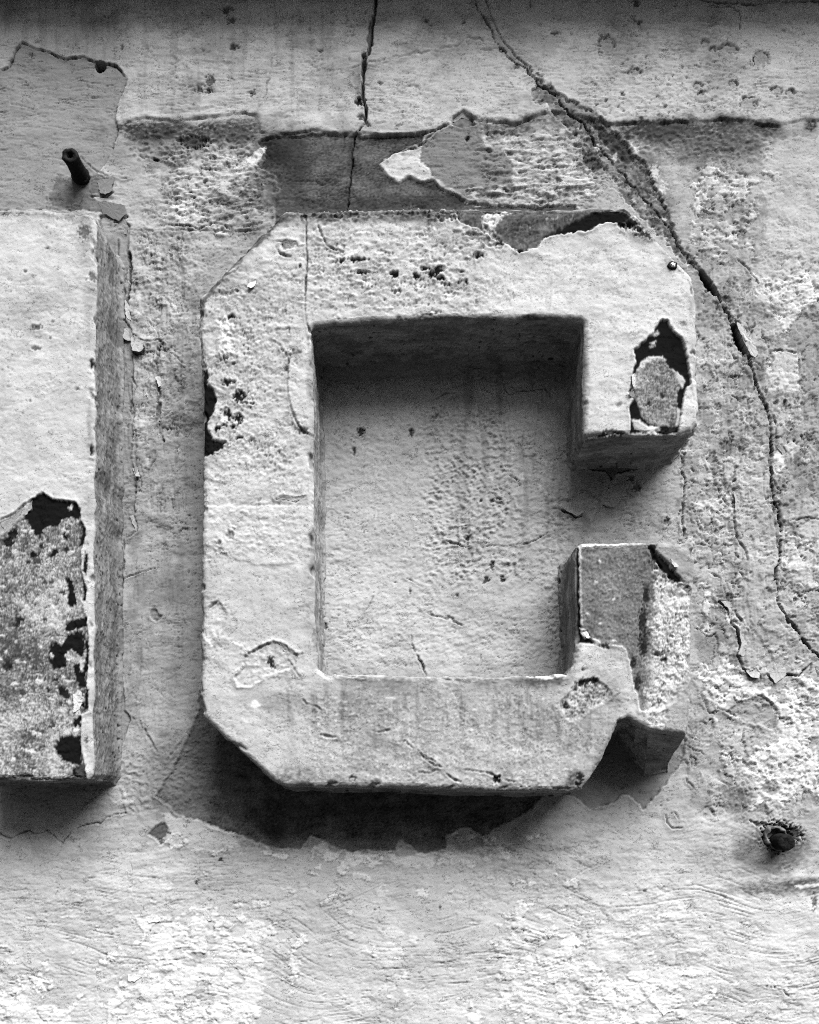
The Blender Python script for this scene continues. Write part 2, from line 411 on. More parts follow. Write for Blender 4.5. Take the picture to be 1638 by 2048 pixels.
def paint_wall():
    c = Canvas(axis(-420, -24, 1662, 2060, 2.0, 9.0), axis(-120, -20, 2068, 2480, 2.0, 9.0))
    X, Y = c.X, c.Y
    F = c.full()
    # warped coordinates keep soft regions from having straight borders
    WX = X + 40 * fbm(X / 120, Y / 120, 3, 301); WY = Y + 30 * fbm(X / 110, Y / 110, 3, 305)
    def rg(x0, y0, x1, y1, sx=30., sy=30.):
        return sst(x0 - sx, x0 + sx, WX) * sst(x1 + sx, x1 - sx, WX) * sst(y0 - sy, y0 + sy, WY) * sst(y1 + sy, y1 - sy, WY)
    # ---- undulating render and old coats
    c.H += 5 * fbm(X / 260, Y / 260, 3, 1) + .6 * fbm(X / 40, Y / 26, 3, 4) + .25 * fbm(X / 8, Y / 6, 2, 9)
    c.A[:] = 0.50 + .06 * fbm(X / 150, Y / 120, 4, 12) + .05 * fbm(X / 24, Y / 16, 3, 16)
    low = sst(1600, 1800, WY)
    c.A += .13 * low
    top = sst(262, 236, Y + 6 * gn(X / 60, Y / 60, 3))
    c.A += .13 * top * rg(250, -300, 2200, 300)
    c.A -= .01 * rg(255, 480, 400, 1500)                  # greyer coat between the letters
    # ---- brush marks
    wb = low * (1 - .3 * rg(560, 1640, 1000, 1800))
    c.strokes(F, wb, .45, 140, 9.0, -.06, 20, .04, .10, 60)
    c.hairs(F, wb, 260, 15, -.07, 110, 22, 2.0, .34, .30, 1.7, .5)
    c.hairs(F, wb, 130, 11, .10, 80, 26, 1.6, .26, .16, 1.7, .45)
    c.hairs(F, .9 * rg(-400, -300, 2100, 235) + .8 * rg(-400, 140, 260, 420), 70, 9, -.03, 24, 28, 1.8, .26, .30, 2.0, .5)
    c.strokes(F, .8 * rg(-400, -300, 2100, 240), 1.1, 60, 6.0, -.02, 40, .10, .14, 20)
    c.strokes(F, .7 * rg(-400, 140, 260, 400), 1.0, 55, 5.0, .05, 46, .08, .14, 20)
    # vertical brushing right of the letter and between the letters
    cv = Canvas(c.ys, c.xs)
    def vstrokes(w, **k):
        cv.H = np.zeros_like(c.H.T); cv.A = np.ones_like(c.A.T)
        cv.strokes((slice(None), slice(None)), w.T, **k)
        cv.hairs((slice(None), slice(None)), w.T, 90, 10, 0, 14, 54, 1.6, .28, .28, 2.0, .5)
        c.H += cv.H.T; c.A *= cv.A.T
    vstrokes(.8 * np.maximum(rg(1400, 420, 1700, 1340), rg(240, 480, 400, 1540)), amp=1.5, L=70., T=6., tilt=0., seed=52, dark=.12, dens=.14, bend=10.)
    # ---- flaking zones
    c.flaky(F, rg(1380, 330, 1520, 520, 25, 25), .74, 1.6, 24, 18, .05, 60, 2.4, 6, .5)
    c.flaky(F, rg(1390, 560, 1520, 1000, 20, 30) * .78, .62, 1.3, 30, 34, .05, 64, 2.4, 6, .5)
    c.flaky(F, rg(330, 290, 520, 470, 30, 25), .70, 1.6, 28, 11, .0, 68, 2.4, 6, .55)
    c.flaky(F, rg(960, 255, 1190, 400, 20, 15), .66, 1.6, 36, 11, .05, 72, 2.2, 6, .5)
    c.lumps(F, rg(1170, 60, 1480, 240, 40, 30), 1.6, 16, .5, 75)
    c.lumps(F, rg(1390, 340, 1530, 520), 1.0, 12, .9, 76)
    c.lumps(F, .9 * rg(1390, 620, 1500, 960), 1.0, 13, .9, 77)
    c.lumps(F, .6 * rg(250, 330, 560, 700), 1.0, 12, .8, 78)
    # counter of the letter: blistered paint
    c.lumps(F, np.clip(.7 + 1.2 * gn(X / 60, Y / 60, 84), 0, 1.2) * rg(850, 820, 1060, 1160, 22, 30), 5.5, 10.5, .85, 80)
    c.lumps(F, .55 * rg(650, 760, 1150, 1330, 30, 40), 2.4, 11, .8, 81)
    c.lumps(F, .9 * rg(1085, 980, 1150, 1330, 18, 30), 3.4, 12, .9, 82)
    c.A += .05 * rg(650, 1000, 900, 1330)
    c.flaky(F, .75 * rg(940, 860, 1150, 1000, 30, 30), .60, 1.2, 26, 30, .10, 83, 1.6)
    # bottom: remains of a white coat on grey
    wbt = np.zeros_like(X)
    for (x, y, rx, ry, k) in [(370,1870,90,60,.8),(400,1965,170,75,.8),(40,2005,70,50,.95),(485,1850,50,45,.95),(470,1915,50,70,.95),(250,1930,60,70,.7),
                              (640,1890,80,60,.72),(560,1790,100,30,.62),(800,1770,160,30,.66),(1080,1900,90,130,.85),(1160,2010,110,60,.95),(1330,1990,80,55,.95),(1010,2030,90,40,.8),
                              (820,1900,60,60,.6),(900,1690,160,30,.8),(700,1715,110,22,.95),(430,1690,110,22,.85)]:
        d = np.sqrt(((WX - x) / rx) ** 2 + ((WY - y) / ry) ** 2)
        wbt = np.maximum(wbt, k * np.clip(1.5 - .55 * d, 0, 1))
    c.flaky(F, wbt, .90, 1.3, 50, 40, .12, 90, 2.0, 6, .34)
    c.flaky(F, .62 * low, .76, .7, 70, 30, .16, 95, 1.2, 5, .2)
    for P, a, h in [([(330,1850),(380,1815),(432,1820),(420,1850),(442,1882),(480,1860),(522,1830),(528,1960),(522,2090),(225,2090),(200,2010),(262,1962),(250,1945),(300,1930),(288,1900),(268,1890),(300,1868)], .84, .20),
                    ([(1000,1880),(1040,1800),(1100,1830),(1130,1900),(1180,1960),(1300,1960),(1382,1965),(1370,2010),(1330,2030),(1250,2090),(1050,2090),(1000,2000)], .76, .06),
                    ([(5,1985),(40,1985),(60,2010),(140,2020),(152,2048),(140,2090),(-60,2090),(-60,1990)], .84, .2),
                    ([(700,1862),(790,1850),(832,1880),(822,1930),(770,1940),(704,1902)], .74, .08),
                    ([(640,1700),(760,1706),(900,1700),(1000,1690),(1020,1720),(860,1740),(700,1730)], .80, .1)]:
        c.patch(P, a, 1.1, rag=10, wl=30, gap=1.4, var=.04, holes=h, hs=52, seamdirt=.4)
    # right field: lighter remains
    wr = np.zeros_like(X)
    for (x, y, rx, ry, k) in [(1560,1540,90,55,1.1),(1480,1370,70,50,.9),(1600,1440,60,80,.95),(1440,1250,30,60,.8),(1510,1570,50,40,1.),(1600,600,60,40,1.),(1420,1500,40,40,.7),
                              (1410,330,40,20,1.),(1450,410,60,60,.7),(1490,360,40,40,.8)]:
        d = np.sqrt(((WX - x) / rx) ** 2 + ((WY - y) / ry) ** 2)
        wr = np.maximum(wr, k * np.clip(1.5 - .6 * d, 0, 1))
    c.flaky(F, wr, .84, 1.6, 50, 42, .06, 100, 2.4, 6, .4)
    c.flaky(F, .72 * rg(1400, 400, 1700, 1640), .68, 1.4, 80, 100, .12, 104, 2.6, 5, .5)
    c.flaky(F, .60 * rg(1400, 300, 1700, 1640), .34, -1.0, 60, 90, .12, 107, 1.6, 5, .4)
    c.flaky(F, .72 * rg(262, 440, 392, 1000), .60, 1.2, 40, 60, .12, 109, 2.2, 6, .45)
    c.terrace(F, .35 + .65 * np.clip(.3 + 1.6 * gn(X / 160, Y / 140, 320), 0, 1), 70, 34, 3.0, .9, .06, 321, .34, 1.8)
    c.terrace(F, .4 * rg(1390, 330, 1700, 1640) + .8 * rg(250, 420, 420, 900), 44, 40, 3.2, 1.2, .09, 331, .42, 2.4)
    c.terrace(F, .8 * rg(300, 260, 560, 470) + .8 * rg(940, 250, 1200, 420), 40, 20, 3.2, 1.2, .12, 341, .42, 2.4)
    c.terrace(F, .45 * low, 90, 40, 2.2, .7, .06, 351, .40, 1.8)
    c.H += .16 * gn(X / 3.1, Y / 2.6, 360) + .15 * gn(X / 6.5, Y / 4.5, 361)
    c.terrace(F, .8 * np.clip(.1 + 1.6 * gn(X / 90, Y / 80, 365), 0, 1), 22, 11, 2.4, .5, .05, 366, .5, 2.0, 4)
    c.A += .10 * low
    dirt = sst(-.05, .55, fbm(X / 150, Y / 110, 6, 370, .68)) * (1 - .55 * low)
    dirt2 = sst(.0, .5, fbm(X / 60, Y / 170, 6, 376, .66)) * rg(240, 260, 1700, 1640)
    inn = rg(630, 700, 1150, 1345, 14, 40)
    drip = sst(.0, .45, fbm(X / 24, Y / 190, 5, 391, .62)); drip2 = sst(.05, .5, fbm(X / 20, Y / 230, 5, 395, .62))
    c.A *= 1 - .30 * drip * rg(900, 740, 1160, 1120) - .20 * drip2 * (rg(1400, 260, 1700, 800) + rg(260, 470, 400, 1300) + rg(-400, -100, 700, 240))
    c.A *= 1 - .26 * dirt * (1 - .7 * inn) - .20 * dirt2 * (1 - .8 * inn)
    c.A += .07 * inn * sst(820, 1000, Y)
    c.terrace(F, rg(1385, 520, 1720, 1640), 85, 120, 2.6, 1.8, .10, 381, .65, 3.0, 6)
    c.terrace(F, rg(240, 480, 380, 1060), 60, 120, 2.4, 1.4, .07, 386, .6, 2.6, 6)
    # ---- specks and pits everywhere
    c.pits(F, np.full_like(X, .84), 6.0, .46, 1.6, .20, 110, .55)
    c.pits(F, .90 * rg(250, 300, 1640, 1640), 7.0, .50, 2.0, .12, 114, .7)
    c.pits(F, rg(1180, 80, 1500, 260), 9.0, .42, 2.2, .22, 118, .6)
    c.pits(F, np.full_like(X, .9) * (1 - .25 * low), 3.6, .47, 1.2, .14, 124, .75)
    c.A *= 1 + .07 * gn(X / 4.2, Y / 3.4, 120) + .07 * gn(X / 9, Y / 6, 121)

    # ---- smooth older coat at upper left, edged by a crack
    P = [(-430,150),(0,142),(18,135),(30,105),(45,85),(60,92),(75,100),(95,103),(130,117),(165,113),(195,125),(230,130),(245,145),(254,160),(245,185),(235,200),(230,235),(236,262),(225,300),(150,420),(-430,430)]
    sl, mk, sd = c.patch(P, .32, -1.6, rag=2.0, lip=1.2, gap=2.0, keep=.16, var=.05, vs=60, seamdirt=.5)
    c.crack([(0,142),(18,135),(30,105),(45,85),(60,92),(75,100),(95,103),(130,117),(165,113),(195,125),(230,130),(245,145)], [.8,1.0,.8,1.1,.6], 4, .05, 1.5, lip=.4)
    # ---- the upper render coat stands proud and ends in a broken edge
    P = [(228,-200),(228,235),(245,242),(290,233),(340,239),(400,233),(450,229),(490,222),(512,230),(522,262),(545,270),(600,268),(625,262),(680,270),(718,268),(760,272),(850,269),(872,262),(898,250),(905,235),(925,225),(945,236),(958,243),(1000,243),(1030,250),(1062,236),(1100,224),(1140,226),(1215,248),(1250,245),(1300,247),(1400,243),(1450,240),(1520,250),(1560,252),(1600,240),(2100,243),(2100,-200)]
    sdb = poly_sd(X, Y, P) + 3.5 * fbm(X / 26, Y / 18, 4, 131)
    fade = sst(215, 275, X)
    stp = np.clip(.55 + 1.5 * gn(X / 70, Y / 200, 132), .1, 1) * fade
    c.H += 1.6 * sst(6, -9, sdb) * fade + 2.6 * sst(1.5, -2, sdb) * stp * (.45 + .55 * sst(500, 560, X)) + 1.2 * np.exp(-((sdb + 5) / 5) ** 2) * fade
    eb = np.exp(-((sdb - 1.5) / 1.6) ** 2) * np.clip(.3 + 2 * gn(X / 22, Y / 22, 133), 0, 1) * fade
    c.H -= 3 * eb; c.A *= 1 - .45 * eb
    # grime caught along that edge
    for (x, y, rx, ry, a, m) in [(290,260,80,24,.05,1.),(390,264,130,24,.08,1.),(480,262,60,32,.10,.9),(385,282,22,14,.06,.9),(330,295,70,20,.20,.6),(600,272,100,8,.10,.7),
                                 (1010,258,80,16,.10,.75),(1080,240,60,12,.12,.7),(1300,260,90,26,.06,1.),(1420,275,120,46,.08,.95),(1480,250,60,16,.08,.7),(1535,258,30,16,.03,.9),(1625,252,16,14,.04,.85),
                                 (1340,262,60,18,.08,.7),(1390,300,90,34,.18,.6),(1165,245,40,40,.12,.6),(1500,310,40,30,.2,.5)]:
        c.stain(x, y, rx, ry, a, m)
    c.lumps(c.box(240, 235, 520, 330, 0), 1.0, 3.5, 14, .6, 135)
    c.lumps(c.box(1230, 245, 1560, 330, 0), 1.0, 3.0, 12, .7, 136)
    # ---- dark old paint over the letter
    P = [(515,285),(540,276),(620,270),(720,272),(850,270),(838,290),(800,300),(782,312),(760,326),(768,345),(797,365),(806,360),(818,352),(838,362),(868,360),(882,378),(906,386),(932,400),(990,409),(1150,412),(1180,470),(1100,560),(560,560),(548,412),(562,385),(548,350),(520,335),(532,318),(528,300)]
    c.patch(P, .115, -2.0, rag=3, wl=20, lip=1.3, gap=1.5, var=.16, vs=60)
    mottle(c, (515, 265, 1180, 415))
    c.stain(560, 330, 60, 90, .045, .75, grain=.3); c.stain(545, 300, 40, 30, .03, .8, grain=.3)
    c.stain(680, 410, 160, 16, .05, .6); c.stain(860, 400, 90, 16, .055, .8, grain=.2)
    sl = c.box(540, 270, 900, 415, 0); c.strokes(sl, .7, 1.4, 40, 5, 0, 137, .2, .1, 8)
    P = [(758,325),(785,305),(806,302),(846,290),(840,322),(858,335),(864,354),(836,361),(816,352),(800,366),(768,345)]
    c.patch(P, .66, 1.0, rag=2, wl=9, lip=.6, gap=1.5, var=.10, vs=14)
    P = [(846,290),(872,270),(900,256),(930,250),(955,246),(962,262),(968,300),(1008,310),(1030,332),(1020,352),(1028,385),(1010,396),(960,394),(922,386),(900,374),(880,362),(862,352),(860,335),(840,322)]
    sl, mk, sd = c.patch(P, .265, .2, rag=3, wl=18, lip=.5, gap=1.5, var=.06)
    c.strokes(sl, mk, 1.8, 70, 4.0, .02, 138, .14, .1, 6)
    c.patch([(903,250),(908,236),(926,226),(944,238),(950,250),(925,256)], .22, -3, rag=2, gap=4, lip=1.2, var=.3, vs=9)
    c.spot(934, 277, 4, 4, .03, -5)
    c.flaky(c.box(930, 372, 1190, 412, 0), .95 * np.ones_like(c.X[c.box(930, 372, 1190, 412, 0)]), .55, 1.2, 26, 10, .12, 140, 2.0)
    c.crack([(720,268),(760,272),(850,269),(872,262),(898,250)], [.8,.6,1.0], 4, .06, 2)
    c.crack([(846,290),(820,300),(790,305),(760,324)], [1.2,.8,1.2], 4, .06, 4)
    c.crack([(872,265),(850,285),(835,293)], [1.5,1.0], 5, .05, 3)

    # ---- dark rough strip beside the long crack
    P = [(1062,152),(1078,165),(1062,182),(1066,205),(1092,216),(1140,258),(1166,290),(1164,322),(1186,348),(1228,376),(1262,412),(1290,440),(1330,480),(1375,540),(1400,540),(1352,478),(1338,432),(1318,388),(1294,332),(1266,302),(1246,276),(1216,250),(1165,215),(1120,190)]
    sl, mk, sd = c.patch(P, .27, -2.2, rag=6, wl=16, lip=1.0, gap=2.2, var=.45, vs=22)
    c.lumps(sl, mk, 2.0, 9, .8, 141)
    c.flaky(sl, mk * .80, .46, 1.0, 20, 18, .1, 142, 2.0, 6, .5); c.flaky(sl, mk * .80, .10, -1.0, 16, 14, .1, 144, 1.6, 6, .4)
    P = [(1178,236),(1206,250),(1238,272),(1262,297),(1270,320),(1252,326),(1224,302),(1200,274)]
    c.patch(P, .07, -1.0, rag=4, wl=12, var=.4, vs=14)
    c.stain(1290, 350, 34, 40, .09, .7); c.stain(1330, 420, 26, 50, .14, .6)
    c.patch([(1166,300),(1180,296),(1200,310),(1205,330),(1190,342),(1170,332)], .10, -1, rag=3, var=.3, vs=10)
    c.patch([(1190,352),(1212,344),(1232,356),(1238,372),(1218,372)], .42, 1.2, rag=2, wl=8, gap=2, var=.1)
    for (x, y, a, b) in [(1272,300,6,7),(1262,288,6,5),(1310,345,8,14),(1325,375,9,12)]: c.spot(x, y, a, b, .66, 1.5, .4)
    # ---- the long crack
    LC = [(948,-60),(950,0),(965,35),(985,70),(1010,105),(1035,130),(1060,150),(1090,180),(1120,205),(1150,235),(1180,265),(1205,295),(1225,318),(1250,347),(1275,377),(1300,407),(1330,447),(1355,487),(1375,515),(1395,540),(1420,572),(1440,602),(1460,637),(1475,662),(1490,697),(1500,727),(1515,780),(1530,810),(1540,850),(1545,900),(1545,950),(1550,1000),(1560,1040),(1562,1075),(1557,1130),(1550,1160),(1555,1200),(1575,1240),(1600,1265),(1620,1290),(1640,1312),(1760,1420),(1900,1500)]
    LJ = []
    for (x0, y0), (x1, y1) in zip(LC[:-1], LC[1:]):
        L = math.hypot(x1 - x0, y1 - y0); px, py = -(y1 - y0) / L, (x1 - x0) / L
        LJ.append((x0, y0))
        for t in (.3, .65):
            o = math.sin(x0 * 12.9 + y0 * 7.3 + t * 55) * 4.2
            LJ.append((x0 + (x1 - x0) * t + px * o, y0 + (y1 - y0) * t + py * o))
    LJ.append(LC[-1])
    c.crack(LJ, [.9,.9,.8,1.1,1.4,2.0,2.1,1.2,.9,.8,1.0,.9,1.5,2.2,1.5,1.2,1.5,1.2,1.3,1.9,1.5,1.3,2.0,1.5,1.8,2.0,1.5,1.2], 11, .025, 2.2, 9, .9, .2, .45)
    rr = random.Random(5)
    for i in range(5, 38):
        (x0, y0), (x1, y1) = LC[i], LC[i + 1]
        for _ in range(3):
            t = rr.random(); o = rr.uniform(-14, 14)
            x = x0 + (x1 - x0) * t + o; y = y0 + (y1 - y0) * t + rr.uniform(-6, 6)
            c.spot(x, y, rr.uniform(2, 6), rr.uniform(3, 9), rr.choice([.10, .16, .24, .32, .62]), rr.uniform(-3, .8), .6, 5)
        if rr.random() < .4:
            a = rr.uniform(-1, 1) * 24
            c.crack([(x0, y0), (x0 + a * .5, y0 + rr.uniform(2, 14)), (x0 + a, y0 + rr.uniform(6, 30))], [1.2, .8, .4], 3, .08, 2)
    c.crack([(968,-30),(975,20),(990,55),(1010,88),(1030,112),(1060,138)], [1.6,1.4,1.2,1.0], 4, .10, 2, dirt=.5)
    c.crack([(1470,640),(1492,668),(1508,695),(1514,712)], [.9,1.2,.8], 4, .07, 1.5)
    c.crack([(1500,725),(1520,790),(1545,830),(1552,850)], [.8,1.2,.8], 4, .10, 2)
    c.patch([(1396,538),(1406,542),(1424,566),(1436,590),(1428,592),(1410,572)], .025, -14, rag=1.2, rough=.5)
    c.patch([(1463,648),(1472,648),(1484,672),(1494,702),(1488,708),(1474,690)], .025, -18, rag=1.2, rough=.5)
    c.patch([(1476,645),(1494,666),(1508,690),(1515,706),(1510,716),(1498,706),(1488,682)], .66, 2.0, rag=1.2, lip=0, gap=2, var=.05)
    # ---- upright crack
    VC = [(753,-60),(753,0),(752,20),(748,40),(745,60),(742,90),(736,112),(728,130),(726,160),(725,190),(728,205),(733,225),(730,245),(722,260),(710,274),(706,300),(704,340),(700,370),(696,412),(694,470)]
    c.crack(VC, [2.4,3.0,3.6,3.0,2.6,3.0,4.0,3.2,3.6,3.8,2.8,1.4,1.2,1.4,1.2,1.0], 12, .04, 2.2, 16, .8, 1.2, .35)
    c.patch([(739,45),(747,42),(746,95),(738,100),(733,82)], .22, -4, rag=1.5, gap=2, var=.2)
    c.patch([(723,112),(733,110),(732,150),(724,152)], .10, -7, rag=1.5, gap=3)
    c.patch([(708,160),(720,150),(722,205),(712,212)], .33, -1, rag=2)
    c.spot(719, 204, 8, 8, .03, -6, .5); c.spot(722, 236, 6, 6, .12, -3); c.spot(735, 250, 5, 5, .12, -3)
    c.crack([(690,272),(688,288),(682,312)], [1.5,1.0,.4], 2, .06, 1.5, dirt=.5)
    # ---- small broken bubbles on the upper coat
    for (x, y, rx, ry) in [(1520,122,15,14),(1455,100,18,10),(1425,103,7,7),(1410,88,8,6),(1395,172,8,7),(1400,190,6,5),(1268,145,14,8),(1550,185,12,8),(1580,188,9,8),(1212,92,16,18),(1495,212,16,18),(1465,172,9,8)]:
        c.spot(x, y, rx, ry, .42, -1.4, .5, 6, lip=.6)
        sl, d = c.blob(x, y, rx, ry, .3, 8)
        e = np.exp(-((d - .95) * min(rx, ry) / 1.6) ** 2) * (c.Y[sl] < y + ry * .3)
        c.H[sl] -= 3 * e; c.A[sl] *= 1 - .6 * e
    for (x, y, rx, ry) in [(926,47,4,3),(854,46,3,3),(1002,102,5,2.5),(244,96,3,4),(63,108,4,3),(463,42,8,6),(455,20,14,3),(452,25,5,6),(470,95,8,5),(465,97,5,5),(505,187,5,6),(420,160,9,9),(418,180,7,5),(397,178,7,5),(1272,8,7,6),(1280,45,5,4),(850,45,3,3),(1245,190,4,5),(1110,70,8,3),(640,100,6,3),(760,170,5,3)]:
        c.spot(x, y, rx, ry, .15, -2.5, .5, 6)
    c.crack([(1275,0),(1276,20),(1266,38),(1282,50)], [1.2,1.0,.8], 3, .08)
    c.crack([(1400,3),(1450,8),(1500,12),(1560,5),(1638,8)], [1.4,1.8,1.2,1.4], 4, .08, 3)
    c.crack([(1455,15),(1480,25),(1478,50),(1480,75)], [1.2,.9,.6], 3, .10)
    c.crack([(1062,-40),(1060,20)], [.5,.5], 2, .2)
    c.crack([(545,100),(543,130),(538,160),(530,190),(520,215)], [.7,.9,.7], 3, .12)
    c.crack([(700,140),(780,122),(860,105),(910,95),(940,75),(965,85)], [1.6,2.2,1.4,1.0], 1.5, .2, 4, dirt=.35)

    # ---- left: around the pin
    c.patch([(118,352),(150,362),(195,350),(228,355),(226,385),(205,392),(180,385),(195,402),(250,415),(256,432),(235,446),(200,425),(105,412),(98,392)], .20, .8, rag=2.5, wl=14, lip=1.0, gap=2.0, var=.18, vs=12)
    c.crack([(160,310),(172,325),(190,340),(215,352),(255,356)], [.8,1.0,.6], 2.5, .12, 3)
    c.crack([(180,392),(214,393),(225,384)], [1.0,1.4,.9], 4, .06, 1.5)
    c.crack([(228,446),(245,444),(255,433)], [1.6,1.8,.9], 5, .05, 1.5)
    c.crack([(268,300),(275,310),(290,314),(310,316),(345,312)], [.8,1.2,1.0], 2.5, .12, 4)
    c.spot(385, 283, 24, 13, .07, -3, .4, 10); c.spot(310, 317, 6, 2.5, .03, -3)
    c.crack([(230,461),(330,459),(430,461),(520,461)], [.7,.6,1.2,1.0], 2.5, .12, 1)
    c.crack([(335,448),(370,450),(400,455),(435,444),(455,455)], [1.2,1.6,1.0], 4, .06, 3)
    # bright scratch and torn white at the left of the dark paint
    c.patch([(372,408),(440,362),(462,345),(470,350),(440,374),(385,412)], .62, .4, rag=1.5)
    c.patch([(500,312),(528,290),(532,300),(512,330),(488,356),(468,352),(470,332)], .72, .6, rag=4, wl=9)
    c.stain(520, 390, 60, 50, .14, .75); c.stain(500, 470, 50, 40, .3, .5); c.stain(440, 530, 50, 40, .36, .4)
    # drilled hole
    sl, d = c.blob(200, 132, 10, 10, .04, 6)
    mk = sst(1.08, .92, d); c.H[sl] -= 60 * mk; c.A[sl] = mixf(c.A[sl], .05, mk)

    # ---- between the letters
    P = [(236,430),(262,452),(256,500),(262,520),(250,560),(248,640),(262,655),(268,680),(262,705),(268,735),(262,770),(270,830),(262,900),(272,960),(268,1020),(272,1060),(250,1080),(247,1160),(240,1230),(244,1330),(252,1420),(262,1440),(240,1500),(200,1500),(200,430)]
    c.patch(P, .34, -1.5, rag=3, wl=24, lip=1.5, gap=2.4, var=.10, vs=30, seamdirt=.5)
    c.crack([(236,480),(236,560),(234,700),(236,820),(234,960),(233,1100),(232,1230),(234,1400)], [1.2,.9,1.3,1.0,1.2,.8], 3, .12, 1, dirt=.6, lip=1.5)
    c.crack([(245,700),(258,800),(256,880),(262,930)], [.6,.8,.6], 2, .2, 2)
    # old dark torn edge
    c.crack([(258,505),(262,535),(255,580),(250,630),(246,655)], [3.0,2.2,1.4,2.0], 6, .05, 3)
    c.crack([(266,690),(264,703),(285,706),(287,694)], [1.2,1.6,1.4], 4, .04, 1.5)
    c.crack([(262,668),(285,682),(318,680),(328,690)], [1.4,2.0,1.4], 3, .10, 3)
    c.crack([(320,690),(315,715),(314,745),(318,770),(316,800),(318,835),(320,865),(328,885)], [1.4,2.4,2.0,3.4,4.0,3.6,3.0], 3.5, .12, 4, dirt=.65)
    c.crack([(340,706),(352,713),(366,727)], [.8,1.4,.8], 3, .06, 1.5)
    c.crack([(264,752),(272,772),(268,790)], [1.0,1.4,.7], 3, .08, 2)
    c.crack([(262,800),(260,820),(266,840),(264,842)], [1.0,1.2,.8], 3, .08, 2)
    c.crack([(270,845),(272,885),(270,910),(276,950),(280,955)], [.9,1.2,1.0], 3, .10, 2)
    c.crack([(297,940),(306,925),(315,905)], [.7,1.2,.7], 2.5, .10, 2)
    c.crack([(325,970),(318,1010),(322,1025)], [.6,1.0,.5], 2, .14, 3)
    c.crack([(245,1157),(262,1150),(285,1143),(308,1136)], [.7,1.2,.7], 2.5, .12, 2)
    c.crack([(282,1290),(281,1340),(276,1380)], [.5,.7,.5], 1.5, .2, 2)
    c.crack([(260,1432),(280,1445),(300,1480),(315,1505)], [1.0,1.2,.8], 3, .15, 3)
    c.crack([(372,1470),(350,1500),(335,1520)], [.7,1.0,.7], 2.5, .1, 2)
    c.patch([(300,1225),(307,1212),(315,1225),(325,1232),(312,1242),(300,1235)], .30, -2, rag=2.5, wl=6, gap=2, lip=1, var=.3, vs=6)
    c.lumps(c.box(262, 480, 400, 640, 0), .8, 2.2, 10, .9, 150)

    # ---- counter marks
    c.spot(722, 862, 7, 8, .06, -4, .6, 5); c.spot(822, 866, 6, 7, .08, -4, .6, 5); c.spot(650, 1253, 5, 5, .03, -3, .5, 4)
    c.spot(708, 900, 3, 8, .10, -3, .5, 5); c.spot(640, 742, 6, 10, .04, -3)
    c.crack([(870,800),(890,787),(910,785)], [.8,.9,.5], 2, .1); c.crack([(1002,740),(1010,780),(1018,788),(1050,780),(1090,778),(1100,790)], [.5,.8,1.0,.8], 2.5, .08, 2)
    c.crack([(865,845),(880,825),(905,795)], [.6,.8,.5], 2, .14)
    c.crack([(892,1080),(905,1086),(925,1091),(955,1093),(1010,1093),(1060,1086),(1080,1074),(1100,1062)], [1.2,1.4,1.0,.6,.8,1.4,1.4], 3.5, .06, 3)
    c.crack([(810,1153),(825,1162),(845,1174)], [.6,1.8,.6], 2.5, .06, 2); c.crack([(746,1193),(735,1218),(714,1240)], [.6,.7,.4], 1.5, .10, 1)
    c.crack([(845,1218),(870,1232),(905,1238),(925,1252)], [.6,1.2,2.4,1.0], 2.5, .14, 4)
    c.crack([(822,1270),(828,1300),(836,1315),(845,1330),(851,1350)], [.6,1.0,3.0,3.2,2.0], 4, .04, 3)
    for (x, y, a, b) in [(935,1075,4,8),(984,1130,4,8),(973,1160,6,6),(1005,1158,5,5),(914,1192,3,3),(820,1182,2,6),(985,1000,4,4),(962,1002,4,3)]: c.spot(x, y, a, b, .08, -3, .6, 5)
    c.crack([(1020,950),(1035,960),(1052,962)], [.8,1.8,1.0], 4, .05, 2)
    # below the upper arm: torn paint, its colour darkened for the arm's shade too
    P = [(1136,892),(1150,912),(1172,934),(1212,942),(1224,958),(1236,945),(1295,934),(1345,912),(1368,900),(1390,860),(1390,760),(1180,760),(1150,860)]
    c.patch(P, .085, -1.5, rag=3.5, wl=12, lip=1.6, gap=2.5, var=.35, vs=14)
    c.patch([(1362,900),(1368,930),(1362,948),(1370,962),(1366,1000),(1362,1030),(1372,1070),(1395,1075),(1400,900)], .36, 1.5, rag=3, lip=0, gap=2.6)
    c.crack([(1366,905),(1364,940),(1370,960),(1366,1000),(1364,1045),(1370,1072)], [1.4,2.2,1.2,1.6,1.0], 4, .06, 3)
    c.patch([(1118,1010),(1140,1000),(1180,996),(1205,1005),(1225,998),(1232,1012),(1200,1016),(1182,1040),(1165,1030),(1152,1032),(1135,1022),(1122,1022)], .50, 2.2, rag=2.5, wl=9, lip=0, gap=3, var=.2, vs=10)
    c.crack([(1122,1020),(1135,1022),(1152,1033),(1165,1030)], [1.6,2.2,1.8], 4, .04, 2)
    c.crack([(1205,1010),(1218,1007),(1228,1015)], [1.2,2.0,1.0], 4, .04, 2)
    for (x, y, a, b) in [(1262,955,6,6),(1274,975,7,8),(1333,1042,6,8)]: c.spot(x, y, a, b, .2, -2.5, .6, 5, lip=1.5)
    c.lumps(c.box(1085, 900, 1130, 1330, 0), .8, 3, 12, .9, 155)
    c.flaky(c.box(1360, 900, 1480, 1130, 0), .9 * np.ones_like(c.X[c.box(1360, 900, 1480, 1130, 0)]), .54, 1.8, 22, 22, .1, 156, 3.0)

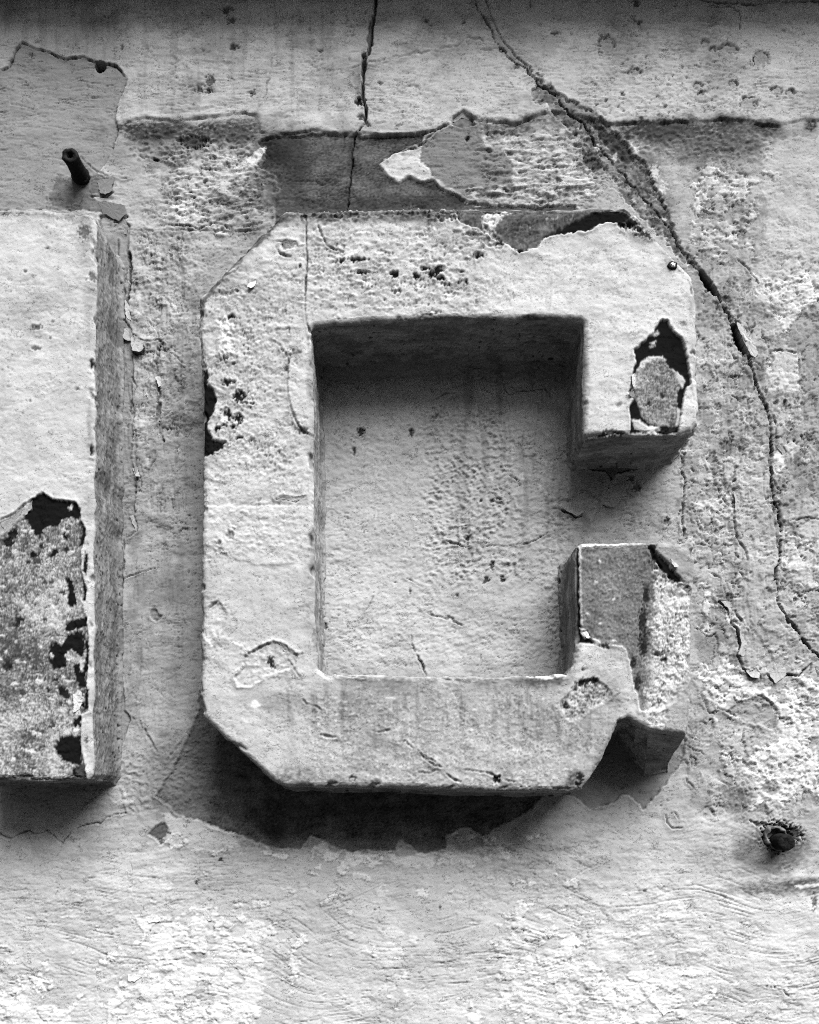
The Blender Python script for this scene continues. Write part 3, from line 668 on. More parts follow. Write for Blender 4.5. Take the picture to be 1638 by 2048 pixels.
    # ---- right field: edges of coats
    P = [(1455,978),(1466,1000),(1470,1015),(1468,1040),(1476,1080),(1490,1098),(1495,1115),(1490,1150),(1476,1166),(1450,1160),(1462,1178),(1460,1200),(1440,1202),(1455,1218),(1460,1245),(1475,1262),(1480,1290),(1474,1310),(1486,1332),(1500,1352),(1518,1355),(1535,1348),(1550,1366),(1572,1350),(1600,1352),(1614,1336),(1625,1328),(1600,1270),(1560,1200),(1552,1150),(1558,1080),(1545,1000),(1538,900),(1500,880),(1480,920)]
    c.patch(P, .50, 1.6, rag=2.0, wl=16, lip=0, gap=3.2, keep=.55, var=.05, seamdirt=.6)
    c.crack([(1440,1202),(1455,1218),(1460,1245),(1475,1262),(1480,1290),(1474,1310),(1486,1332),(1500,1352),(1518,1355),(1535,1348),(1550,1366),(1572,1350),(1600,1352),(1614,1336),(1625,1328)], [1.8,1.2,1.6,.8,1.4,1.6,1.2], 4, .07, 2)
    c.crack([(1468,1040),(1476,1080),(1490,1098),(1495,1120)], [.8,1.5,1.2], 3.5, .08, 2)
    c.crack([(1390,1085),(1420,1092),(1432,1100),(1448,1090)], [.5,1.2,.8], 3, .10, 3)
    c.crack([(1400,1135),(1425,1145),(1445,1160),(1450,1180)], [.5,.9,.9], 2.5, .12, 2)
    c.crack([(1455,1215),(1470,1225),(1490,1250),(1495,1262)], [.8,1.4,1.0], 3, .10, 4)
    c.patch([(1545,702),(1560,700),(1595,706),(1600,740),(1598,782),(1580,794),(1555,792),(1538,780),(1530,748)], .60, .8, rag=2.5, lip=.5, gap=2.5, var=.06)
    c.crack([(1545,702),(1560,700),(1592,705)], [.8,1.4,1.0], 4, .06, 1.5)
    c.patch([(1553,893),(1565,888),(1572,905),(1570,930),(1560,948),(1548,940)], .72, -1, rag=2, wl=8, gap=3, lip=.8, var=.06)
    c.patch([(1575,1062),(1605,1040),(1640,1036),(1760,1030),(1760,1200),(1640,1190),(1612,1168),(1588,1166),(1568,1146),(1572,1100)], .66, .8, rag=7, wl=26, holes=.3, hs=40, keep=.3, lip=.4, gap=3.0, var=.08, vs=18, seamdirt=.5)
    c.patch([(1638,598),(1612,614),(1592,634),(1576,660),(1570,690),(1598,704),(1600,800),(1612,860),(1640,1020),(1800,1020),(1800,590)], .33, -1.0, rag=5, wl=12, lip=.6, gap=1.2, keep=.25, var=.12)
    c.patch([(1505,545),(1560,560),(1640,545),(1720,540),(1700,590),(1640,598),(1610,615),(1590,638),(1575,665),(1560,660),(1550,640),(1530,620),(1510,600)], .70, .4, rag=5, wl=16, lip=.3, gap=.8, var=.10, keep=.2)
    c.patch([(1548,634),(1590,610),(1640,590),(1640,596),(1592,618),(1552,640)], .84, .5, rag=.8)
    c.patch([(1520,578),(1560,562),(1600,555),(1600,560),(1560,568),(1522,584)], .84, .5, rag=.8)
    c.patch([(1530,275),(1640,270),(1800,280),(1800,560),(1640,545),(1570,560),(1520,540),(1535,460),(1528,340)], .62, .3, rag=8, wl=30, gap=.6, keep=.35, var=.06)
    c.crack([(1468,510),(1490,530),(1512,556),(1522,575)], [.6,1.2,.8], 3, .10, 3)
    c.stain(1420, 630, 50, 40, .26, .6); c.stain(1510, 620, 50, 30, .26, .6); c.stain(1500, 270, 60, 30, .15, .5)
    c.crack([(1470,705),(1492,712),(1520,730),(1525,745)], [.6,1.2,.8], 3, .12, 3)
    c.crack([(1465,792),(1478,798),(1485,806)], [1.2,2.2,1.0], 4, .05, 3); c.crack([(1580,1040),(1620,1036),(1640,1042)], [.6,1.4,1.2], 3, .06, 2)
    for (x, y, a, b) in [(1552,806,5,5),(1569,808,4,7),(1582,850,9,8),(1620,880,9,9),(1570,805,4,5),(1432,1065,7,7),(1459,1195,9,7)]: c.spot(x, y, a, b, .28, -2, .6, 5, lip=1.6)
    c.patch([(1500,1398),(1522,1390),(1548,1408),(1556,1428),(1546,1458),(1490,1442),(1452,1424),(1478,1404)], .38, -1.2, rag=2.5, wl=14, lip=1.0, gap=1.5, var=.06)
    c.patch([(1395,1385),(1440,1335),(1500,1362),(1560,1375),(1640,1360),(1700,1370),(1700,1480),(1560,1480),(1556,1430),(1522,1390),(1470,1402),(1430,1420)], .74, 1.0, rag=7, wl=24, gap=2.0, var=.06, holes=.22, hs=34, seamdirt=.5)
    c.crack([(1420,1405),(1438,1415),(1462,1428),(1490,1440)], [.6,1.2,.8], 3, .10, 3)
    c.crack([(1508,1388),(1525,1392),(1545,1410)], [.5,1.0,.6], 2.5, .12, 2)
    c.crack([(1372,1490),(1392,1500),(1415,1510)], [.8,1.2,.6], 3, .10, 3); c.crack([(1372,1555),(1385,1572),(1398,1585)], [.6,1.0,.6], 2.5, .12, 3)
    c.patch([(1470,1545),(1490,1530),(1540,1535),(1535,1500),(1580,1490),(1640,1500),(1640,1590),(1600,1590),(1560,1612),(1530,1600),(1495,1598)], .72, 1.0, rag=6, wl=18, lip=.3, gap=1.8, var=.08, holes=.35)
    c.patch([(1520,1580),(1532,1562),(1550,1562),(1560,1580),(1545,1592)], .42, -1.2, rag=3, wl=9, lip=.5)
    c.stain(1480, 1590, 34, 24, .16, .8); c.stain(1455, 1575, 20, 12, .2, .6)
    c.crack([(1333,1620),(1334,1645),(1345,1658),(1365,1655)], [.8,1.2,.7], 3, .10, 2); c.crack([(1350,1625),(1358,1638)], [1.,1.], 3, .10, 2)

    # ---- dark old paint under the letter
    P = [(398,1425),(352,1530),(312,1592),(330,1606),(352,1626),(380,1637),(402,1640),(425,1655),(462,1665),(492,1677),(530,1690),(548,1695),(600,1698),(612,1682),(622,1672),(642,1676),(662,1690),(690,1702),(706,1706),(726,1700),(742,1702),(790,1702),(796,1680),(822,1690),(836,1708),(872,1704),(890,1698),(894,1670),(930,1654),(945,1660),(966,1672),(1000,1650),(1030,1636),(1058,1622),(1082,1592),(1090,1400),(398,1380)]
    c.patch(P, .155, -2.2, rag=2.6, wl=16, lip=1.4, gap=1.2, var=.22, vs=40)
    mottle(c, (310, 1430, 1090, 1712))
    c.stain(365, 1555, 80, 90, .24, .7); c.stain(345, 1530, 40, 60, .32, .6); c.stain(800, 1690, 300, 18, .17, .5); c.stain(550, 1640, 40, 50, .05, .7); c.stain(400, 1480, 30, 60, .16, .6)
    sl = c.box(400, 1560, 1080, 1710, 0); c.strokes(sl, .6, 1.2, 60, 6, .0, 160, .2, .1, 8)
    c.lumps(c.box(310, 1480, 420, 1620, 0), .8, 3.0, 12, .8, 161)
    P = [(1082,1592),(1130,1588),(1150,1592),(1180,1618),(1205,1612),(1228,1606),(1240,1592),(1252,1588),(1270,1600),(1287,1620),(1310,1594),(1335,1565),(1362,1528),(1372,1490),(1372,1400),(1080,1400)]
    c.patch(P, .24, -1.6, rag=2.2, wl=16, lip=1.2, gap=1.8, var=.12, vs=24, seamdirt=.5)
    c.patch([(296,1668),(308,1655),(315,1650),(328,1646),(335,1655),(334,1663),(342,1668),(335,1678),(322,1690),(312,1678),(303,1672)], .13, -2.0, rag=1.5, wl=6, gap=2, lip=.8, var=.25, vs=6)
    c.crack([(-300,1660),(0,1668),(20,1678),(40,1668),(55,1662),(75,1670),(95,1662),(125,1688),(140,1665),(165,1652),(200,1645),(225,1630),(252,1626)], [1.0,1.2,1.6,.9,1.6,1.2,1.4,.8], 4, .08, 2.5)
    c.patch([(-300,1565),(235,1560),(252,1626),(225,1630),(200,1645),(165,1652),(140,1665),(125,1688),(95,1662),(75,1670),(55,1662),(20,1676),(-300,1662)], .44, -.8, rag=2, keep=.4, gap=.8)  # coat below the left letter, greyed with that letter's shadow
    c.lumps(c.box(230, 1500, 330, 1640, 0), .9, 3.4, 13, .9, 165)
    c.patch([(215,1585),(240,1570),(268,1595),(262,1610),(225,1612)], .56, .8, rag=4, wl=12)
    c.patch([(320,1625),(400,1642),(470,1668),(478,1695),(400,1705),(350,1700),(320,1680),(345,1660)], .68, .8, rag=4, wl=14, gap=1.2, keep=.2)
    # ---- dirt round the pipe
    c.stain(1545, 1692, 80, 40, .10, .95, grain=.5); c.stain(1570, 1718, 70, 30, .16, .8, grain=.5); c.stain(1505, 1712, 40, 24, .14, .7); c.stain(1560, 1775, 100, 18, .18, .75, grain=.5); c.stain(1605, 1768, 50, 14, .10, .8)
    c.stain(1510, 1720, 40, 40, .3, .5)
    c.spot(1556, 1672, 26, 24, .05, -9, .45, 9, lip=2); c.spot(1585, 1668, 22, 14, .07, -5, .5, 9)
    c.crack([(1495,1640),(1520,1650),(1545,1652)], [2.,3.,2.], 4, .10, 4); c.spot(1628, 1803, 5, 15, .20, -1, .3)
    c.patch([(1590,1772),(1620,1768),(1638,1766),(1638,1772),(1600,1778)], .75, .8, rag=1.5)
    for (x, y, a, b) in [(392,1766,3,4),(440,1720,5,3),(1290,1782,3,2),(1597,1912,2,2),(1533,1972,2,2),(1541,1973,2,2),(1549,1974,2,2),(1420,1855,2,2),(880,1815,2,5),(749,1820,2,2)]: c.spot(x, y, a, b, .06, -2, .3, 4)
    c.crack([(1565,1980),(1572,1988),(1580,1993)], [.8,1.4,.6], 3, .08, 1)
    return c

wc = paint_wall()

# ---- the wall sheet (left open where the letters are rooted in it)
def footprint(P):
    return [(CU + (u - CU) * S0 / SW, CV + (v - CV) * S0 / SW) for u, v in P]

def build_wall(c):
    ny, nx = c.H.shape
    co = np.empty((ny, nx, 3), f32)
    co[..., 0] = (c.X - CU) * SW; co[..., 1] = -np.where(c.H > -30, c.H * RELIEF, c.H) * S0; co[..., 2] = ZC - (c.Y - CV) * SW
    idx = np.arange(ny * nx, dtype=np.int32).reshape(ny, nx)
    q = np.stack([idx[1:, :-1], idx[1:, 1:], idx[:-1, 1:], idx[:-1, :-1]], -1)
    buried = np.minimum(poly_sd(c.X, c.Y, footprint(G_FRONT)), poly_sd(c.X, c.Y, footprint(I_FRONT))) < -16
    keep = ~(buried[1:, :-1] & buried[1:, 1:] & buried[:-1, 1:] & buried[:-1, :-1])
    q = q[keep]
    used = np.zeros(ny * nx, bool); used[q.ravel()] = True
    remap = np.cumsum(used) - 1
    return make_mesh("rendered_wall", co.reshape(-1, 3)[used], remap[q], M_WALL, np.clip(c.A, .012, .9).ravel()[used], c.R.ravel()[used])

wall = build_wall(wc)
wall["label"] = "old plastered wall with cracked and flaking white and grey paint"
wall["category"] = "wall"

# ledge of the wall just above the picture: it keeps the light off the wall's top
def cornice():
    prof = [(0.03, 0), (-.045, .001), (-.054, .006), (-.066, .009), (-.074, .026), (-.074, .070), (0.03, .080)]
    bm = bmesh.new()
    xs = np.linspace(-.80, .80, 81); rows = []
    for i, x in enumerate(xs):
        rows.append([bm.verts.new((x, p[0] + .0015 * math.sin(i * 1.7), CORNICE_Z + p[1] + .0012 * math.sin(i * .9 + 1))) for p in prof])
    for a, b in zip(rows[:-1], rows[1:]):
        for k in range(len(prof) - 1): bm.faces.new((a[k], b[k], b[k + 1], a[k + 1]))
    bm.faces.new(rows[0]); bm.faces.new(rows[-1][::-1])
    bmesh.ops.recalc_face_normals(bm, faces=bm.faces)
    me = bpy.data.meshes.new("ledge"); bm.to_mesh(me); bm.free()
    me.materials.append(plain_material("ledge_paint", .45, .85, .4, 300, .2))
    o = bpy.data.objects.new("ledge", me); COL.objects.link(o); o.parent = wall
CORNICE_Z = ZC - (-30 - CV) * SW
cornice()

# ================================================================== LETTERS
def paint_G():
    c = Canvas(np.arange(376, 1424, 2), np.arange(392, 1612, 2))
    X, Y = c.X, c.Y; F = c.full()
    WX = X + 30 * fbm(X / 90, Y / 90, 3, 401); WY = Y + 26 * fbm(X / 90, Y / 90, 3, 405)
    def rg(x0, y0, x1, y1, sx=30., sy=30.):
        return sst(x0 - sx, x0 + sx, WX) * sst(x1 + sx, x1 - sx, WX) * sst(y0 - sy, y0 + sy, WY) * sst(y1 + sy, y1 - sy, WY)
    c.A[:] = .64 + .05 * fbm(X / 120, Y / 100, 4, 402) + .05 * fbm(X / 22, Y / 16, 3, 406)
    c.H += 3.0 * fbm(X / 170, Y / 170, 3, 403) + .6 * fbm(X / 30, Y / 24, 3, 407) + .3 * fbm(X / 8, Y / 6, 2, 409)
    # rough left stem and top bar, smoother upper right arm, dirty bottom bar
    gate = np.clip(.45 + 1.3 * gn(X / 55, Y / 55, 480), 0, 1)
    c.lumps(F, gate * np.maximum(rg(390, 520, 600, 960), rg(600, 470, 960, 600)), 2.2, 9, .7, 410)
    c.flaky(F, .9 * rg(390, 540, 590, 940), .58, -1.0, 8, 7, .22, 482, .6, 4, .2)
    c.lumps(F, .5 * rg(390, 940, 640, 1120), 2.2, 11, .8, 411)
    c.strokes(F, .8 * rg(600, 430, 960, 640), 2.2, 34, 6, -.1, 412, .14, .12, 16)
    c.strokes(F, .5 * rg(960, 500, 1400, 860), 1.3, 60, 7, -.12, 416, .05, .16, 16)
    c.A += .06 * rg(960, 480, 1400, 860)
    c.A -= .04 * rg(390, 1130, 640, 1440)
    c.A -= .12 * rg(600, 1370, 1260, 1600)
    c.flaky(F, .80 * rg(600, 1370, 1180, 1600), .66, .8, 9, 8, .05, 420, .8, 4, .15)
    c.flaky(F, .72 * rg(560, 440, 960, 640), .76, 1.3, 26, 12, .05, 424, 2.2)
    c.flaky(F, .68 * rg(390, 560, 600, 1130), .74, 1.2, 22, 16, .05, 428, 2.0)
    # grime below the counter and at the edges
    for (x, y, rx, ry, a, m) in [(800,1375,40,40,.16,.55),(1000,1370,60,20,.2,.5),(1090,1362,60,18,.10,.7),(750,1368,110,16,.26,.5),(860,1420,40,60,.28,.4),(1020,1420,50,60,.3,.35),(720,1440,40,70,.28,.35),
                                 (600,1550,60,24,.16,.6),(690,1560,60,12,.2,.5),(1150,1560,20,20,.05,.7),(1180,1400,60,60,.3,.4),(560,1420,40,60,.4,.3),(620,1200,14,100,.28,.4),(626,1080,12,40,.2,.4),
                                 (700,432,150,14,.10,.8),(840,430,70,16,.05,.85),(640,428,60,10,.08,.8),(560,440,30,14,.2,.6),(905,480,50,12,.2,.5),(1290,470,30,30,.2,.6),(1340,520,20,30,.22,.5),(1384,600,12,40,.3,.5),
                                 (500,590,60,40,.4,.3),(460,560,30,30,.3,.4),(860,640,60,8,.2,.5),(1060,634,26,7,.06,.8),(740,650,100,8,.24,.5)]:
        c.stain(x, y, rx, ry, a, m)
    c.terrace(F, .4 + .6 * np.clip(.3 + 1.6 * gn(X / 120, Y / 110, 470), 0, 1), 60, 36, 3.0, .8, .05, 471, .30, 1.6)
    c.terrace(F, .9 * np.maximum(rg(390, 520, 600, 960), rg(600, 440, 980, 630)), 24, 15, 2.6, .8, .07, 475, .55, 2.4, 4)
    c.H += .16 * gn(X / 3.1, Y / 2.6, 478) + .2 * gn(X / 6.5, Y / 4.5, 479)
    c.pits(F, np.full_like(X, .92), 3.6, .47, 1.2, .14, 433, .75)
    c.pits(F, np.full_like(X, .86), 5.0, .44, 1.4, .16, 430, .7)
    c.pits(F, rg(390, 540, 620, 960), 7.0, .42, 2.4, .10, 434, .8)
    c.pits(F, rg(620, 440, 960, 620), 8.0, .44, 2.6, .14, 438, .7)
    c.pits(F, .98 * rg(600, 1370, 1260, 1600), 4.5, .34, 1.2, .16, 442, .7)
    c.A *= 1 + .06 * gn(X / 4.2, Y / 3.4, 444) + .06 * gn(X / 8, Y / 6, 445)
    BLK = .011
    dirt = sst(-.05, .6, fbm(X / 120, Y / 90, 6, 490, .68)); barw = rg(560, 1370, 1260, 1600)
    run = sst(.0, .5, fbm(X / 26, Y / 190, 5, 495, .62))
    c.A *= 1 - .15 * dirt - barw * (.16 * dirt + .38 * run * sst(1580, 1370, Y))
    # grime along the upper left chamfer and the outer left arris
    c.crack([(572,428),(525,472),(484,515),(446,556),(408,598),(402,640)], [7,8,7,5,4,2], .5, .14, 3, 20, .85, 0, .5)
    c.crack([(562,431),(525,468),(490,504),(455,541)], [2.0,1.4,2.2,1.4], 3, .03, 2, 12, .9, .5)
    c.crack([(400,600),(402,720),(406,900),(404,1150),(402,1400)], [1.6,1.2,1.0,1.2,1.0], 1, .2, 2, 14, .6, 0, .2)
    # ---- top edge: broken coat and bare dark patch
    P = [(580,405),(700,402),(908,402),(920,440),(880,440),(840,430),(790,436),(740,430),(690,436),(640,432),(600,440)]
    c.patch(P, .13, -3, rag=5, wl=9, gap=2, lip=1.5, holes=.18, var=.4, vs=7)
    P = [(908,405),(1262,400),(1268,428),(1250,444),(1215,442),(1170,462),(1120,466),(1088,474),(1076,492),(1042,502),(1012,488),(976,470),(956,455),(936,452),(916,440)]
    c.patch(P, .13, -4, rag=3, wl=14, gap=2, lip=1.6, var=.25, vs=16, rough=.7)
    mottle(c, (905, 398, 1270, 508)); c.flaky(c.bbox(P, 0), .60 * np.ones_like(c.X[c.bbox(P, 0)]) * sst(.3, .2, c.A[c.bbox(P, 0)]), .42, .8, 14, 9, .12, 447, 1.6, 5, .3)
    c.patch([(962,432),(975,425),(990,428),(1010,418),(1022,424),(1000,440),(985,460),(990,480),(972,476),(968,455)], .72, 2.2, rag=4, wl=9, gap=2, holes=.25, var=.15)
    P = [(1086,472),(1112,460),(1150,440),(1186,425),(1216,419),(1246,424),(1260,432),(1258,448),(1242,456),(1232,446),(1216,441),(1172,460),(1130,464),(1100,474)]
    c.patch(P, BLK, -2, rag=2, wl=10, gap=2, rough=.45, var=.2)
    c.patch([(930,470),(975,450),(990,470),(1010,488),(1000,500),(970,490),(955,520),(945,515),(962,490)], .30, -1.5, rag=4, wl=9, gap=3, lip=1.5, holes=.2, var=.4, vs=6)
    for (x, y, a, b) in [(958,510,13,4),(1040,500,6,4),(1000,485,7,5)]: c.spot(x, y, a, b, BLK, -3, .5, 5)
    # rubble where the long crack meets the corner
    for (x, y, a, b) in [(1268,452,18,10),(1285,462,14,9),(1258,446,8,8),(1300,470,9,7)]: c.spot(x, y, a, b, .06, -4, .6, 7, lip=2)
    for (x, y, a, b) in [(1262,458,5,3),(1280,452,5,3),(1272,464,6,3),(1290,458,4,4)]: c.spot(x, y, a, b, .6, 2, .4, 4)
    # ---- black chips, top bar
    for (x, y, a, b) in [(789,547,8,8),(852,536,15,4),(868,546,10,6),(878,538,9,8),(832,552,6,6),(880,556,9,4),(862,549,5,6),(925,543,6,3),(918,564,4,3),(898,569,4,3),(890,568,3,3),(933,563,3,5),(715,520,20,5),(720,545,14,4),(683,522,6,5),(600,531,3,4),(1038,502,6,3)]:
        c.spot(x, y, a, b, BLK if a * b > 14 else .06, -2.5, .5, 6, rough=.5, lip=1.2)
    for (x, y, a, b) in [(738,565,12,6),(842,565,13,6),(812,567,7,4),(792,575,5,7),(796,585,4,4),(900,587,9,4),(865,625,8,3),(878,625,4,3)]:
        c.spot(x, y, a + 2, b + 2, .07, -2, .45, 5); c.spot(x, y, a, b, .75, 3.2, .4, 6)
    c.crack([(612,436),(613,480),(614,520),(611,560),(609,600),(612,640),(620,664)], [1.6,1.2,1.0,1.6,1.8,1.6,1.2], 6, .06, 1.5, 14)
    c.crack([(636,450),(642,470),(655,490),(672,500),(690,502)], [1.4,1.0,1.4,.8], 4, .10, 2)
    c.patch([(560,486),(575,480),(592,484),(585,496),(566,498)], .34, -1.5, rag=3, wl=8, gap=3, lip=1.2)
    c.crack([(553,482),(570,480),(590,484),(596,492)], [.6,1.3,.7], 3, .05, 2); c.crack([(550,492),(560,508),(582,512)], [1.,1.2,1.6], 4, .05, 1.5)
    c.crack([(1105,520),(1100,600),(1098,630)], [.4,.4,.3], 1, .3, 1, dirt=.4); c.crack([(1190,500),(1160,560),(1140,600)], [.4,.5,.3], 1, .3, 1, dirt=.4)
    # ---- left stem chips
    P = [(388,738),(414,740),(414,770),(426,776),(433,800),(424,828),(416,844),(411,852),(416,858),(426,878),(452,884),(444,898),(428,904),(414,912),(388,912)]
    c.patch(P, BLK, -2.5, rag=2.5, wl=9, gap=1.5, lip=1.0, rough=.45)
    for (x, y, a, b) in [(453,764,9,7),(478,792,11,12),(467,763,6,4),(501,727,3,2),(452,830,9,12),(476,838,9,10),(467,853,7,5),(434,856,6,7),(447,850,5,3),(480,875,8,3),(425,906,5,3),(505,807,4,3),(483,820,3,3),(448,716,7,5),(466,726,5,3),(462,633,9,5),(474,581,4,3),(538,598,2,2),(460,1071,6,9),(439,1086,6,5)]:
        c.spot(x, y, a, b, BLK if a > 4 else .06, -2.5, .55, 6, rough=.5, lip=1.2)
    for (x, y, a, b) in [(446,836,7,8),(450,660,9,22),(455,700,10,12),(450,690,12,20),(458,655,8,10),(470,845,4,4)]: c.spot(x, y, a, b, .78, 2.5, .7, 6)
    c.lumps(c.box(430, 640, 480, 730, 0), 1.0, 4.5, 9, .9, 450); c.lumps(c.box(490, 550, 530, 590, 0), 1.0, 4, 9, .7, 451)
    c.crack([(488,570),(498,578),(512,566),(510,562)], [2.,2.4,1.2], 4, .06, 2); c.spot(505, 568, 10, 4, .55, 3, .3)
    c.crack([(426,548),(440,558),(470,545),(480,530)], [.6,1.2,.8], 3, .2, 4)
    # smooth repair next to the counter
    P = [(580,704),(595,700),(622,655),(640,690),(640,872),(612,870),(600,858),(586,826),(576,790),(573,750)]
    sl, mk, sd = c.patch(P, .60, 2.2, rag=2, wl=16, var=.04, gap=2.5)
    c.crack([(592,700),(582,708),(574,740),(576,790),(582,812),(586,828),(598,854),(606,864),(618,870)], [.7,.5,.4,.8,1.0,1.4,.8], 3, .09, 2)
    c.crack([(546,680),(560,690),(575,715),(574,740)], [.8,1.2,1.8], 3.5, .10, 4); c.crack([(560,660),(575,655),(578,672)], [.6,1.2,.8], 3, .14, 3)
    c.spot(605, 862, 12, 6, .10, -2, .5); c.spot(590, 705, 12, 6, .22, -1.5, .4)
    c.crack([(600,520),(600,540)], [.6,.6], 2, .1)
    # slit and curved coat edge
    c.crack([(552,998),(566,993),(590,996),(612,992)], [1.0,1.6,1.2,1.0], 4, .05, 1.2); c.crack([(552,999),(575,999),(592,1004),(610,994)], [.8,1.0,1.6,.8], 4, .05, 1.2)
    c.patch([(560,997),(580,996),(592,1002),(606,995),(592,999)], .72, .5, rag=1)
    P = [(404,1090),(440,1108),(480,1122),(510,1130),(560,1132),(590,1126),(598,1100),(610,1080),(630,1060),(630,1010),(540,1010),(402,1010)]
    c.patch(P, .68, 1.6, rag=3, wl=20, gap=1.6, keep=.5); c.lumps(c.bbox(P, 0), .45, 3, 16, .7, 452)
    # blistered patches lower left
    c.patch([(402,1222),(415,1212),(430,1203),(444,1212),(454,1230),(450,1250),(440,1262),(425,1290),(410,1275),(402,1262)], .62, -1.2, rag=2.5, wl=9, gap=2.4, lip=1.2, var=.15, vs=10)
    c.crack([(402,1225),(412,1228),(420,1214),(434,1203),(446,1212)], [.6,.8,1.1,.7], 3, .12, 2)
    P = [(490,1312),(505,1302),(528,1290),(545,1283),(566,1288),(582,1300),(596,1308),(590,1330),(560,1345),(530,1352),(500,1372),(476,1372),(470,1352),(486,1335)]
    c.patch(P, .58, -2.0, rag=3, wl=12, gap=2.5, lip=1.6, var=.2, vs=9); c.lumps(c.bbox(P, 0), .7, 3.2, 10, .8, 453)
    c.crack([(498,1308),(520,1294),(545,1283),(560,1286),(572,1300),(590,1310),(608,1305)], [.5,1.0,1.1,1.5,1.0,.5], 4, .06, 2.5, 10)
    for (x, y, a, b) in [(540,1322,6,10),(544,1332,6,5),(570,1298,5,6)]: c.spot(x, y, a, b, .03, -3, .6, 5)
    c.crack([(440,1282),(465,1282),(485,1292),(498,1306)], [.5,.8,1.2], 2, .2, 2, dirt=.4)
    c.patch([(455,1281),(470,1281),(486,1290),(486,1294),(466,1285)], .82, .8, rag=.6)
    c.crack([(575,1315),(585,1335),(600,1352)], [1.0,1.6,1.0], 3, .12, 2); c.patch([(500,1405),(512,1402),(520,1412),(508,1424),(500,1415)], .78, 1.2, rag=2, wl=6)
    # ---- bottom bar cracks
    c.crack([(606,1398),(612,1408),(632,1412),(640,1418)], [1.0,1.6,.8], 4, .08, 2); c.crack([(735,1462),(760,1464),(778,1460)], [1.0,1.4,1.2], 4, .07, 2)
    c.crack([(785,1482),(810,1484),(828,1496),(844,1510),(860,1526),(880,1534)], [.8,1.6,1.2,1.0,.8], 4, .08, 3, 12)
    c.crack([(845,1500),(855,1518),(870,1524),(882,1534)], [.8,1.4,1.0], 4, .08, 2); c.crack([(890,1545),(905,1558),(922,1565)], [1.2,1.6,1.0], 5, .06, 2)
    c.crack([(925,1540),(950,1542),(975,1545),(995,1556),(1020,1563),(1038,1564)], [.6,1.0,.9,1.9,.9,.5], 5, .05, 3, 12)
    c.spot(993, 1559, 8, 7, .02, -6, .5, 6); c.spot(706, 1557, 6, 5, .05, -3, .4, 5); c.spot(706, 1558, 3, 2, .6, 2, .2); c.spot(1160, 1555, 8, 7, .02, -3, .5); c.spot(1157, 1569, 6, 5, .02, -3, .5)
    c.crack([(640,1470),(660,1472),(676,1476)], [1.,1.2,.7], 3, .1, 2); c.crack([(1180,1470),(1170,1490),(1176,1510)], [.5,.8,.4], 2, .2, 2)
    c.crack([(820,1540),(850,1546),(880,1540)], [.6,1.2,.8], 3, .1, 4); c.patch([(770,1394),(790,1396),(790,1398),(770,1397)], .7, .5, rag=1)
    # mottled patch lower right
    P = [(1118,1412),(1132,1390),(1152,1370),(1168,1360),(1190,1358),(1212,1370),(1224,1386),(1214,1402),(1190,1412),(1168,1428),(1152,1446),(1130,1434)]
    c.concrete(P, .34, .66, .08, .05, 3.0, 9, 3, -2.5, None, 1.5)
    for (x, y, a, b) in [(1165,1365,12,7),(1187,1360,9,6),(1150,1378,5,4),(1130,1410,6,6)]: c.spot(x, y, a, b, .03, -3, .6, 6)
    c.crack([(1108,1375),(1104,1410),(1112,1440),(1130,1462)], [.5,.8,.5], 2, .25, 3, dirt=.5)
    # counter's bottom edge: gap and bright chips
    c.crack([(642,1336),(665,1345),(690,1351),(730,1354)], [1.6,1.2,.8], 4, .06, 1); c.crack([(1060,1352),(1100,1346),(1140,1337)], [1.6,2.6,2.4], 5, .03, 2)
    c.patch([(640,1349),(760,1354),(900,1353),(1000,1355),(900,1360),(760,1362),(650,1358)], .62, .3, rag=4, wl=9, holes=-.05)
    for (x, y, rx, ry, a, m) in [(620,760,9,60,.22,.6),(624,900,8,70,.26,.5),(628,1120,9,80,.20,.6),(632,1290,9,50,.24,.6),(760,1358,110,8,.18,.7),(960,1360,90,8,.16,.7),(1080,1358,60,10,.10,.8),(900,636,150,8,.20,.6),(1100,634,60,7,.14,.7),(1172,760,7,90,.3,.5)]: c.stain(x, y, rx, ry, a, m)
    c.patch([(1050,1354),(1090,1352),(1130,1348),(1132,1352),(1090,1360)], .78, 1, rag=2, wl=8)
    # ---- spur block: bare grey concrete, black and white remains
    P = [(1157,1084),(1300,1084),(1312,1112),(1332,1150),(1364,1168),(1390,1180),(1388,1345),(1350,1402),(1320,1420),(1282,1422),(1270,1372),(1258,1310),(1246,1290),(1215,1288),(1186,1276),(1156,1262)]
    def big(X, Y): return -.72 + 1.35 * sst(1290, 1312, X + 14 * gn(X / 30, Y / 30, 7) + .06 * (Y - 1250) - 0) * sst(1120, 1185, Y + 20 * gn(X / 20, Y / 20, 9))
    r = c.concrete(P, .26, .78, .045, .0, 2.6, 7.5, 2.5, -3.0, big, 1.4)
    sl, mk, sd = r
    left = mk * sst(1325, 1272, c.X[sl] + 34 * fbm(c.X[sl] / 28, c.Y[sl] / 28, 4, 3))
    c.A[sl] = mixf(c.A[sl], .23 * (1 + .95 * fbm(c.X[sl] / 5, c.Y[sl] / 3.4, 3, 455) + .5 * fbm(c.X[sl] / 50, c.Y[sl] / 40, 3, 457)), left * .8)
    c.lumps(sl, mk * (1 - left), 1.4, 7, .7, 456); c.flaky(sl, mk * (1 - left) * .9, .8, 1.2, 11, 8, .15, 458, 3, 4, .6)
    for (x, y, a, b) in [(1294,1190,6,18),(1286,1240,8,26),(1288,1290,8,22),(1268,1325,5,8),(1275,1365,6,14),(1320,1405,5,5),(1308,1412,4,4),(1318,1308,10,4),(1330,1320,6,5)]: c.spot(x, y, a, b, .03, -2, .7, 7)
